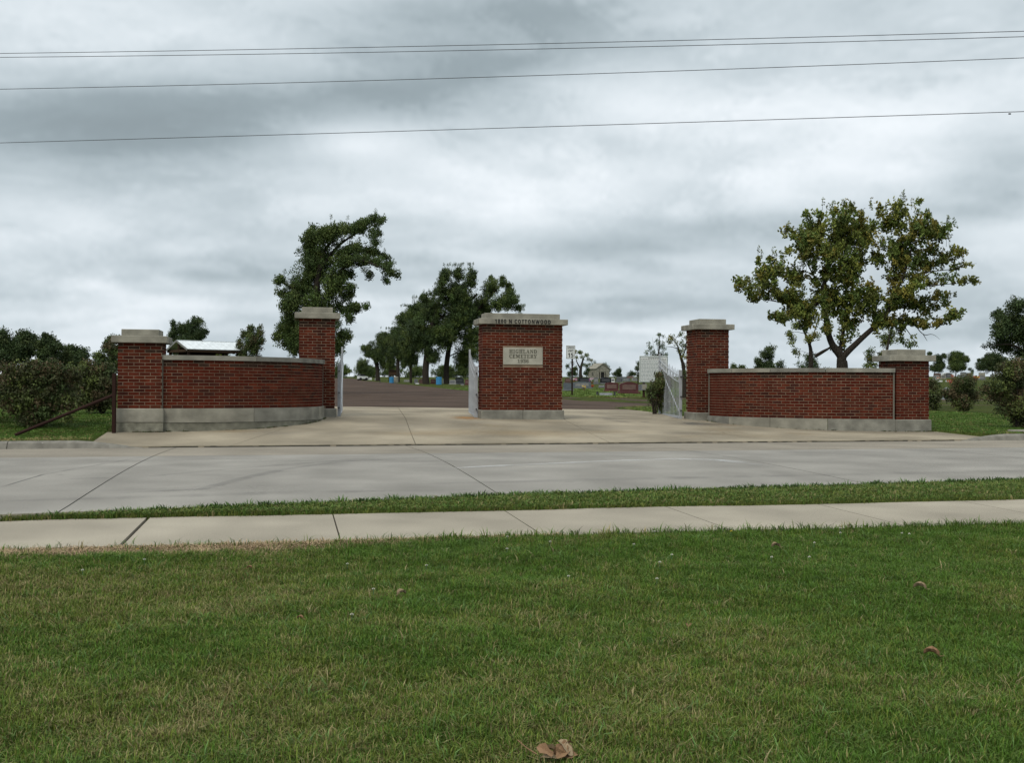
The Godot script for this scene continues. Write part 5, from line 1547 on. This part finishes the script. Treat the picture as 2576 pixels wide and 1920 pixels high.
func build_things() -> void:
	rng.seed = 21
	for s in [
		[8.75, -170.0, 0.88, 0.79, "slab", "granite_brown", "brown headstone low on the left of the sign post, behind the grey monument"],
		[4.52, -87.0, 0.77, 0.67, "block", "granite_blue", "wide blue-grey monument between the middle pier and the sign post"],
		[6.57, -102.0, 1.73, 0.71, "arch", "granite_blue", "long blue-grey monument with a bowed top right of the sign post"],
		[11.38, -170.0, 1.88, 0.85, "slab", "granite_black", "black polished headstone showing over the bowed blue-grey monument"],
		[11.72, -151.0, 0.61, 0.99, "slab", "granite_gray", "narrow grey headstone beside the purple flowers"],
		[13.14, -152.0, 1.57, 1.00, "arch", "granite_black", "large black headstone in front of the mausoleum"],
		[15.82, -170.0, 0.56, 0.79, "slab", "marble", "small white headstone right of the large black one"],
		[9.35, -113.0, 0.58, 0.26, "slant", "granite_gray", "low grey slant marker left of the red headstones"],
		[8.00, -87.0, 1.09, 0.77, "slab", "granite_red", "left one of the two large red headstones"],
		[8.41, -78.0, 1.35, 0.90, "arch", "granite_red", "right and larger one of the two red headstones, next to the notice board"],
		[18.53, -188.0, 1.11, 0.65, "slab", "granite_dark", "dark grey headstone behind the gap between the red pair"],
		[22.19, -211.0, 1.55, 0.65, "slab", "granite_blue", "blue-grey headstone behind the right red headstone"],
		[25.34, -223.0, 1.31, 0.69, "slab", "granite_light", "light grey headstone behind the right red one, by the notice board"],
		[10.97, -92.0, 0.47, 0.57, "slab", "granite_gray", "grey-green headstone behind the notice board's post"],
		[30.04, -275.0, 1.62, 0.53, "block", "granite_rose", "low rose monument on the skyline left of the notice board"],
		[25.08, -248.0, 2.19, 0.60, "block", "granite_gray", "long grey monument far behind the red pair"],
		[12.82, -234.0, 1.03, 0.72, "slab", "granite_gray", "grey headstone right behind the sign post"],
		[13.23, -222.0, 0.73, 0.77, "slab", "granite_rose", "small rose headstone between sign post and black headstone"],
		[16.92, -263.0, 0.68, 0.81, "slab", "granite_light", "little pale upright stone far behind the black headstone"],
		[-13.03, -147.0, 0.49, 0.60, "slab", "granite_gray", "grey headstone left of the row's thickest trunk"],
		[-12.33, -147.0, 0.65, 0.60, "slab", "granite_brown", "brown headstone touching the row's thickest trunk"],
		[-10.41, -143.0, 0.68, 0.62, "slab", "granite_red", "red-brown headstone left of the near blue bin"],
		[-7.34, -134.0, 0.79, 0.62, "slab", "granite_light", "pale headstone right of the trunk beside the near blue bin"],
		[-6.79, -140.0, 1.13, 0.87, "arch", "granite_dark", "wide dark grey headstone left of the middle pier's gate leaf"],
		[-5.40, -130.0, 0.48, 0.65, "slab", "granite_red", "red headstone just left of the middle pier's gate leaf"],
		[-11.90, -136.0, 0.45, 0.16, "flat", "marble", "flat white marker at the edge of the drive"],
		[-17.57, -181.0, 0.93, 0.35, "block", "granite_light", "low pale stone between the row's slim trunks"],
		[-9.49, -150.0, 0.28, 0.52, "slab", "granite_gray", "narrow grey stone behind the near blue bin"],
		[-5.74, -125.0, 0.37, 0.19, "flat", "granite_light", "flat pale marker before the wide dark headstone"],
		[-29.41, -224.0, 0.74, 0.52, "slab", "marble", "white stone at the far end of the drive, right of the parked car"],
		[-27.63, -219.0, 0.32, 0.42, "slab", "granite_light", "tiny pale stone beside the last trunk of the row"],
		[117.83, -300.0, 1.99, 1.27, "slab", "granite_brown", "red-brown headstone just right of the outer pier's brickwork"],
		[120.59, -300.0, 2.98, 1.39, "arch", "marble", "white round-topped monument right of the outer pier"],
		[118.2, -293.0, 1.48, 1.32, "slab", "granite_dark", "dark grey headstone in front of the white round-topped monument"],
		[104.75, -263.0, 1.16, 1.02, "slab", "limestone", "pale yellow-green headstone before the white round-topped monument"],
		[94.40, -241.0, 1.24, 1.12, "slab", "granite_light", "mottled pale headstone next to the right outer pier"],
		[125.1, -300.0, 1.71, 1.56, "slab", "granite_gray", "grey headstone between the orange flower groups"],
		[126.8, -300.0, 1.57, 1.27, "slab", "granite_rose", "brownish headstone right of the grey one between the flowers"],
		[130.19, -300.0, 1.66, 1.40, "block", "limestone", "beige block monument over the right shrubs"],
		[107.88, -249.0, 1.65, 0.96, "arch", "granite_gray", "grey headstone below the beige block monument"],
		[133.39, -300.0, 1.77, 0.93, "slab", "granite_gray", "long grey headstone at the top of the large right shrub"],
		[76.31, -193.0, 0.71, 0.30, "flat", "marble", "flat white marker beside the right outer pier"],
		[77.80, -193.0, 0.85, 0.30, "flat", "marble", "flat white marker under the orange flowers"],
		[114.24, -272.0, 1.40, 0.32, "flat", "granite_light", "flat pale marker under the grey and brownish headstones"],
		[98.38, -232.0, 0.68, 0.54, "slant", "marble", "small white slant marker left of the orange flowers on the right"],
		[124.23, -300.0, 0.88, 0.81, "slab", "granite_light", "small pale headstone behind the taller orange flowers"],
		[27.72, -69.0, 0.51, 0.75, "arch", "pale_stone", "pale rounded headstone in the gap between the two right shrubs"]]:
		headstone(s[0], s[1], s[2], s[3], s[4], s[5], s[6])
	flowers(6.05, -91.0, 0.17, 0.42, ["petal_yellow", "petal_yellow", "petal_orange", "petal_white"], "yellow flowers in a pot before the bowed blue-grey monument")
	flowers(8.32, -112.0, 0.18, 0.25, ["petal_red", "petal_orange"], "small red flowers on the grass left of the red headstones")
	flowers(11.45, -155.0, 0.36, 0.85, ["petal_pink", "petal_pink", "petal_white"], "purple flowers right of the black polished headstone")
	flowers(10.86, -188.0, 0.40, 0.6, ["petal_red", "petal_pink", "petal_white"], "red and pink flowers between the sign post and the black polished headstone")
	flowers(98.12, -241.0, 0.42, 1.25, ["petal_orange", "petal_orange", "petal_red"], "tall orange flowers right of the outer pier")
	flowers(59.88, -148.0, 0.35, 0.85, ["petal_orange", "petal_red"], "orange flowers lower down, over the lone right shrub")
	flowers(99.41, -232.0, 0.6, 1.0, ["petal_orange", "petal_orange", "petal_red", "petal_yellow"], "wide orange flowers left of the large right shrub")
	flowers(87.0, -221.0, 0.4, 0.8, ["petal_orange", "petal_white"], "pale orange flowers touching the right outer pier")

	# marker between two vases by the drive
	var mk := thing("grave_marker", "low grey slant marker between two dark vases at the drive's edge", "grave marker", stand(6.17, -71.0))
	var s1 := MB.new(); s1.prism([Vector2(-0.16, 0), Vector2(0.18, 0), Vector2(0.1, 0.06), Vector2(-0.12, 0.2)], -0.42, 0.42, Transform3D(Basis(Vector3.UP, -PI / 2), Vector3.ZERO)); part("slant_block", s1.mesh(), M.granite_gray, mk)
	for s in [-1.0, 1.0]:
		var vs := MB.new(); vs.lathe(Vector3(s * 0.56, 0, 0), [[0.07, 0.0], [0.07, 0.2], [0.09, 0.26], [0.09, 0.28], [0.0, 0.28]], 10); part("vase", vs.mesh(), M.granite_dark, mk)

	# mausoleum
	var ma := thing("mausoleum", "small pale stone mausoleum with a gable roof and dark doorway", "mausoleum", stand(20.9, -262.0), 0.42)
	ma.position.y -= 0.2
	var w := 3.7
	var dp := 4.2
	var eh := 2.55
	var rh := 3.75
	for k in 6:
		for f in [[Vector3(0, 0, dp / 2 - 0.15), 0.0, w], [Vector3(-w / 2 + 0.15, 0, 0), -PI / 2, dp - 0.6], [Vector3(w / 2 - 0.15, 0, 0), PI / 2, dp - 0.6], [Vector3(0, 0, -dp / 2 + 0.15), PI, w]]:
			var n := 4
			for q in n:
				var x: float = (q + 0.5) / n * f[2] - f[2] / 2
				if f[1] == 0.0 and absf(x) < 0.6 and k < 4: continue
				var c := MB.new(); c.cbox(Vector3.ZERO, Vector3(f[2] / n - 0.02, eh / 6 - 0.02, 0.3), 0.03)
				var p := part("stone_block", c.mesh(), M.limestone, ma)
				p.transform = Transform3D(Basis(Vector3.UP, f[1]), f[0] + Basis(Vector3.UP, f[1]) * Vector3(x, eh * (k + 0.5) / 6, 0))
	var core := MB.new(); core.box(Vector3(0, eh / 2, -0.1), Vector3(w - 0.36, eh, dp - 0.55)); part("wall_core", core.mesh(), M.stone_dark, ma)
	var gab := MB.new(); gab.prism([Vector2(-w / 2, eh), Vector2(w / 2, eh), Vector2(0, rh)], -dp / 2, dp / 2); part("gable", gab.mesh(), M.limestone, ma)
	for s in [-1.0, 1.0]:
		var r := MB.new()
		var sl := atan2(rh - eh, w / 2)
		r.cbox(Vector3(s * (w / 4 + 0.06), (eh + rh) / 2 + 0.06, 0), Vector3(w / 2 / cos(sl) + 0.34, 0.16, dp + 0.4), 0.02, Basis(Vector3.BACK, -s * sl))
		part("roof_slope", r.mesh(), M.stone_warm, ma)
	var dr := MB.new(); dr.box(Vector3(0, 0.95, dp / 2 - 0.16), Vector3(0.98, 1.9, 0.08)); part("door", dr.mesh(), M.black, ma)
	for s in [-1.0, 1.0]:
		var j := MB.new(); j.cbox(Vector3(s * 0.58, 0.98, dp / 2 - 0.02), Vector3(0.18, 1.96, 0.16), 0.01); part("door_jamb", j.mesh(), M.stone_warm, ma)
	var li := MB.new(); li.cbox(Vector3(0, 2.06, dp / 2), Vector3(1.5, 0.22, 0.2), 0.01); part("lintel", li.mesh(), M.stone_warm, ma)
	var wi := MB.new(); wi.box(Vector3(-w / 2 - 0.01, 1.35, 0.6), Vector3(0.06, 0.9, 0.3)); part("window", wi.mesh(), M.black, ma)

	# speed limit sign
	var sg := thing("speed_sign", "white rectangular speed limit 15 sign on a dark post at the drive's edge", "road sign", stand(3.95, -71.0), 0.05)
	var po := MB.new(); po.box(Vector3(0.0, 1.3, -0.06), Vector3(0.10, 2.7, 0.08)); part("post", po.mesh(), M.wood_dark, sg)
	var pn := MB.new(); pn.cbox(Vector3(-0.11, 2.86, 0), Vector3(0.60, 0.88, 0.02), 0.006)
	var panel := part("panel", pn.mesh(), M.white_sign, sg)
	for f in [[Vector3(-0.11, 3.27, 0.012), Vector3(0.56, 0.018, 0.004)], [Vector3(-0.11, 2.45, 0.012), Vector3(0.56, 0.018, 0.004)], [Vector3(-0.385, 2.86, 0.0122), Vector3(0.018, 0.80, 0.004)], [Vector3(0.165, 2.86, 0.0122), Vector3(0.018, 0.80, 0.004)]]:
		var bm := MB.new(); bm.box(f[0], f[1]); part("border", bm.mesh(), M.black, panel)
	part("lettering", letters("SPEED", 0.13, 0.42, "Droid Sans", 700, 2, 0.004), M.black, panel, Vector3(-0.11, 3.15, 0.013))
	part("lettering", letters("LIMIT", 0.13, 0.36, "Droid Sans", 700, 2, 0.004), M.black, panel, Vector3(-0.11, 2.95, 0.013))
	part("lettering", letters("15", 0.28, 0.36, "Droid Sans", 700, 1, 0.004), M.black, panel, Vector3(-0.11, 2.66, 0.013))

	# notice board
	var nb := thing("notice_board", "tall white notice board with a green border on a wooden post", "notice board", stand(8.35, -66.0), 0.03)
	var bp := MB.new(); bp.box(Vector3(-0.30, 1.0, -0.1), Vector3(0.14, 2.1, 0.14)); part("post", bp.mesh(), M.wood, nb)
	var bp2 := MB.new(); bp2.box(Vector3(0.75, 1.0, -0.1), Vector3(0.14, 2.1, 0.14)); part("post", bp2.mesh(), M.wood, nb)
	var bd := MB.new(); bd.cbox(Vector3(0.28, 1.75, 0), Vector3(1.75, 1.62, 0.05), 0.008)
	var board := part("board", bd.mesh(), M.white_sign, nb)
	for f in [[Vector3(0.28, 2.515, 0.027), Vector3(1.69, 0.03, 0.006)], [Vector3(0.28, 0.985, 0.027), Vector3(1.69, 0.03, 0.006)], [Vector3(-0.55, 1.75, 0.0272), Vector3(0.03, 1.50, 0.006)], [Vector3(1.11, 1.75, 0.0272), Vector3(0.03, 1.50, 0.006)]]:
		var bm := MB.new(); bm.box(f[0], f[1]); part("border", bm.mesh(), M.sign_green, board)
	for k in 17:                               # lines of small print, too fine to read
		var m := MB.new()
		var y := 2.43 - 0.083 * k - (0.03 if k > 1 else 0.0)
		var x := -0.48 if k > 0 else -0.05
		var end := 1.04 if k > 0 else 0.6
		if k % 5 == 4: end -= 0.5
		while x < end:
			var l := rng.randf_range(0.05, 0.17)
			l = minf(l, end - x)
			m.box(Vector3(x + l / 2, y, 0.0265), Vector3(l, 0.036 if k < 2 else 0.030, 0.003))
			x += l + 0.03
		part("text_line", m.mesh(), M.iron if k < 2 else M.sign_print, board)
	var sbx := thing("leaflet_box", "small grey-green leaflet box under the notice board's left end", "box", stand(8.05, -65.85))
	var b1 := MB.new(); b1.cbox(Vector3(0, 0.66, 0), Vector3(0.30, 0.36, 0.14), 0.012); part("case", b1.mesh(), M.granite_light, sbx)
	var b2 := MB.new(); b2.box(Vector3(0, 0.67, 0.072), Vector3(0.24, 0.26, 0.006)); part("front_pane", b2.mesh(), M.tan_bin, sbx)

	# bins and a notice box along the drive
	barrel("blue_bin", -8.85, -131.0, 0.36, 0.92, "blue_bin", "blue plastic drum bin under the near trees of the row")
	barrel("blue_bin", -17.3, -155.5, 0.33, 0.86, "blue_bin", "blue plastic drum bin further up the drive, beside a tan drum")
	barrel("tan_bin", -16.75, -156.5, 0.32, 0.92, "tan_bin", "tan drum standing right behind the farther blue bin")
	var nx := thing("notice_box", "brown roofed notice box behind the farther blue bin", "notice box", stand(-17.6, -160.0))
	var n1 := MB.new(); n1.box(Vector3(0, 0.85, 0), Vector3(0.12, 1.7, 0.12)); part("post", n1.mesh(), M.wood_dark, nx)
	var n2 := MB.new(); n2.cbox(Vector3(0, 1.45, 0.02), Vector3(1.0, 0.6, 0.3), 0.02); part("case", n2.mesh(), M.wood, nx)
	var n3 := MB.new(); n3.prism([Vector2(-0.65, 1.75), Vector2(0.65, 1.75), Vector2(0, 2.0)], -0.3, 0.3); part("roof", n3.mesh(), M.wood_dark, nx)
	var dp2 := thing("short_post", "thin dark post at the drive's edge before the row's last tree", "post", stand(-18.9, -155.0))
	var dm := MB.new(); dm.box(Vector3(0, 0.28, 0), Vector3(0.1, 0.62, 0.1)); part("shaft", dm.mesh(), M.iron, dp2)
	var dm2 := MB.new(); dm2.box(Vector3(0, 0.61, 0), Vector3(0.13, 0.04, 0.13)); part("top_plate", dm2.mesh(), M.iron, dp2)
	# far parked car
	var car := thing("parked_car", "tiny white car parked at the far end of the drive", "car", stand(-29.9, -216.5), 0.5)
	var cb := MB.new()
	cb.prism([Vector2(-0.95, 0.35), Vector2(0.95, 0.35), Vector2(0.95, 0.8), Vector2(0.45, 0.88), Vector2(-0.9, 0.9)], -0.62, 0.62); part("body", cb.mesh(), M.marble, car)
	var cc := MB.new(); cc.prism([Vector2(-0.75, 0.88), Vector2(0.45, 0.88), Vector2(0.15, 1.28), Vector2(-0.6, 1.28)], -0.55, 0.55); part("cabin", cc.mesh(), M.granite_black, car)
	for x in [-0.6, 0.6]:
		for z in [-0.55, 0.55]:
			var wl := MB.new(); wl.tube([Vector3(x, 0.3, z - 0.08), Vector3(x, 0.3, z + 0.08)], [0.3, 0.3], 12); part("wheel", wl.mesh(), M.black, car)

	# open shelter with a metal roof
	var sh := thing("picnic_shelter", "open wooden shelter with a silver metal roof behind the left wall", "shelter", stand(-25.4, -90.0), 0.70)
	var sy := 2.95 - (sh.position.y - EYE.y)
	var rl := 5.2
	var hw := 2.1
	var up := 0.74
	for s in [-1.0, 1.0]:
		var r := MB.new()
		var a := atan2(up, hw)
		r.box(Vector3(0, sy + up / 2, s * hw / 2), Vector3(rl, 0.05, hw / cos(a) + 0.02), Basis(Vector3.RIGHT, s * a))
		var rf := part("roof_sheet", r.mesh(), M.metal_roof, sh)
		for k in 12:
			var x := -rl / 2 + rl * (k + 0.5) / 12
			var q := MB.new(); q.box(Vector3(x, sy + up / 2 + 0.035, s * hw / 2), Vector3(0.05, 0.03, hw / cos(a)), Basis(Vector3.RIGHT, s * a)); part("rib", q.mesh(), M.metal_roof, rf)
		var e := MB.new(); e.box(Vector3(0, sy - 0.12, s * (hw - 0.08)), Vector3(rl - 0.1, 0.2, 0.06)); part("eave_board", e.mesh(), M.wood, sh)
		for x in [-rl / 2 + 0.25, 0.9, rl / 2 - 0.25]:
			var c := MB.new(); c.box(Vector3(x, sy / 2 - 0.1, s * (hw - 0.25)), Vector3(0.18, sy - 0.1, 0.18)); part("post", c.mesh(), M.wood_dark, sh)
		for x in [-rl / 2 - 0.015, rl / 2 + 0.015]:
			var t := MB.new(); t.box(Vector3(x, sy + up / 2 - 0.03, s * hw / 2), Vector3(0.03, 0.16, hw / cos(a) + 0.05), Basis(Vector3.RIGHT, s * a)); part("gable_trim", t.mesh(), M.granite_light, sh)
	var rc := MB.new(); rc.box(Vector3(0, sy + up + 0.02, 0), Vector3(rl, 0.05, 0.22)); part("ridge_cap", rc.mesh(), M.metal_roof, sh)
	for x in [-rl / 2 + 0.2, rl / 2 - 0.2]:
		var g := MB.new(); g.box(Vector3(x, sy + up / 2 - 0.15, 0), Vector3(0.14, up + 0.2, 0.14)); part("king_post", g.mesh(), M.wood, sh)
		var tb := MB.new(); tb.box(Vector3(x, sy - 0.1, 0), Vector3(0.14, 0.2, hw * 2 - 0.3)); part("tie_beam", tb.mesh(), M.wood, sh)
	var wl2 := MB.new(); wl2.box(Vector3(-0.6, sy * 0.5 + 0.35, -0.5), Vector3(3.2, sy * 0.9, 0.12)); part("board_wall", wl2.mesh(), M.wood_dark, sh)

	# rusty post with a slanting brace beside the left outer pier
	var fp := thing("fence_post", "rusty square steel post with a slanting brace left of the short left pier", "fence post", stand(-7.99, -21.75))
	var f1 := MB.new(); f1.cbox(Vector3(0, 0.53, 0), Vector3(0.068, 1.46, 0.068), 0.006); part("upright", f1.mesh(), M.rust, fp)
	var foot := stand(-9.52, -20.75) - fp.position
	var f2 := MB.new(); f2.tube([Vector3(-0.03, 0.82, 0.0), foot + Vector3(0.0, 0.03, 0.0)], [0.032, 0.032], 8); part("brace", f2.mesh(), M.rust, fp)
	# drain inlet in the right kerb and a slab edge at the left
	var dg := thing("drain_inlet", "concrete storm drain slab over a dark slot behind the right kerb", "storm drain", gp(11.6, -4.95, verge_level(11.6, -5.0) + 0.0), TURN)
	var d1 := MB.new(); d1.cbox(Vector3(0, 0.0, -0.12), Vector3(2.5, 0.09, 0.75), 0.012); part("cover_slab", d1.mesh(), M.stone_warm, dg)
	var d2 := MB.new(); d2.box(Vector3(0.45, 0.045, -0.1), Vector3(1.35, 0.008, 0.16)); part("slot", d2.mesh(), M.black, dg)
	var d3 := MB.new(); d3.box(Vector3(1.55, -0.125, 0.755), Vector3(2.4, 0.045, 0.02)); part("kerb_mouth", d3.mesh(), M.black, dg)
	var ls := thing("loose_slab", "thin pale concrete slab in the grass at the left edge", "slab", gp(-12.3, -4.75, verge_level(-12.3, -4.8) + 0.0), TURN - 0.1)
	var l1 := MB.new(); l1.cbox(Vector3.ZERO, Vector3(1.5, 0.05, 0.5), 0.01); part("slab", l1.mesh(), M.stone_warm, ls)
	var pp := thing("litter", "white paper scrap on the left kerb", "litter", gp(-9.95, -5.72, level(-9.95, -5.75) + 0.065), TURN)
	var p1 := MB.new(); p1.box(Vector3.ZERO, Vector3(0.15, 0.004, 0.02), Basis(Vector3.BACK, -0.12)); part("scrap", p1.mesh(), M.paper, pp)

	# power lines across the view
	var lines := [
		["topmost overhead wire at the left, crossing the second at the right", Vector3(-9.998, 7.646, -21), Vector3(8.039, 6.854, -17), 0.035],
		["second overhead wire, close under the topmost", Vector3(-10.04, 7.60, -21.1), Vector3(8.07, 6.80, -17.1), 0.045],
		["third overhead wire from the top", Vector3(-9.992, 6.949, -21), Vector3(8.04, 6.434, -17), 0.05],
		["lowest overhead wire, with a small clamp near the right edge", Vector3(-9.984, 5.903, -21), Vector3(8.042, 5.587, -17), 0.01]]
	for l in lines:
		var o := thing("overhead_wire", l[0], "power line", Vector3(l[1].x, 0, l[1].z))
		var pts := []
		var rad := []
		for k in 61:
			var t := -1.6 + 4.0 * k / 60.0
			var p: Vector3 = (l[1] as Vector3).lerp(l[2], t)
			p.y += l[3] * 4.0 * (t * t - t)
			pts.append(p - o.position); rad.append(0.006)
		var m := MB.new(); m.tube(pts, rad, 6)
		part("cable", m.mesh(), M.wire, o)
		if l[3] == 0.01:
			var c := MB.new(); c.box((l[1] as Vector3).lerp(l[2], 0.988) - o.position - Vector3(0, 0.03, 0), Vector3(0.035, 0.02, 0.015)); part("clamp", c.mesh(), M.wire, o)


func _ready() -> void:
	# camera
	var cam := Camera3D.new()
	cam.name = "camera"
	add_child(cam)
	cam.position = EYE
	cam.rotation = Vector3(0.00552, 0, 0.00524)
	cam.fov = 38.87
	cam.near = 0.1
	cam.far = 2000.0
	cam.current = true
	# sky and exposure
	var env := Environment.new()
	env.background_mode = Environment.BG_SKY
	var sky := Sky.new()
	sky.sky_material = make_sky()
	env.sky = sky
	env.tonemap_mode = Environment.TONE_MAPPER_LINEAR
	env.tonemap_exposure = 1.12
	env.sdfgi_enabled = true
	env.ssao_enabled = true
	env.ssil_enabled = true
	var we := WorldEnvironment.new()
	we.name = "sky"
	we.environment = env
	add_child(we)
	# the sun behind thick cloud
	var sun := DirectionalLight3D.new()
	sun.name = "sun"
	sun.light_energy = 0.5
	sun.light_color = Color(1.0, 0.97, 0.92)
	sun.light_angular_distance = 25.0
	sun.shadow_enabled = true
	sun.rotation_degrees = Vector3(-48, -28, 0)
	sun.sky_mode = DirectionalLight3D.SKY_MODE_LIGHT_ONLY
	add_child(sun)

	rng.seed = 4
	lumps.seed = 3
	lumps.frequency = 0.05
	patches.seed = 8
	patches.frequency = 0.06
	patches.fractal_octaves = 3
	make_textures()
	make_materials()
	build_ground()
	build_gateway()
	build_gates()
	build_trees()
	build_bushes()
	build_things()
	build_grass()
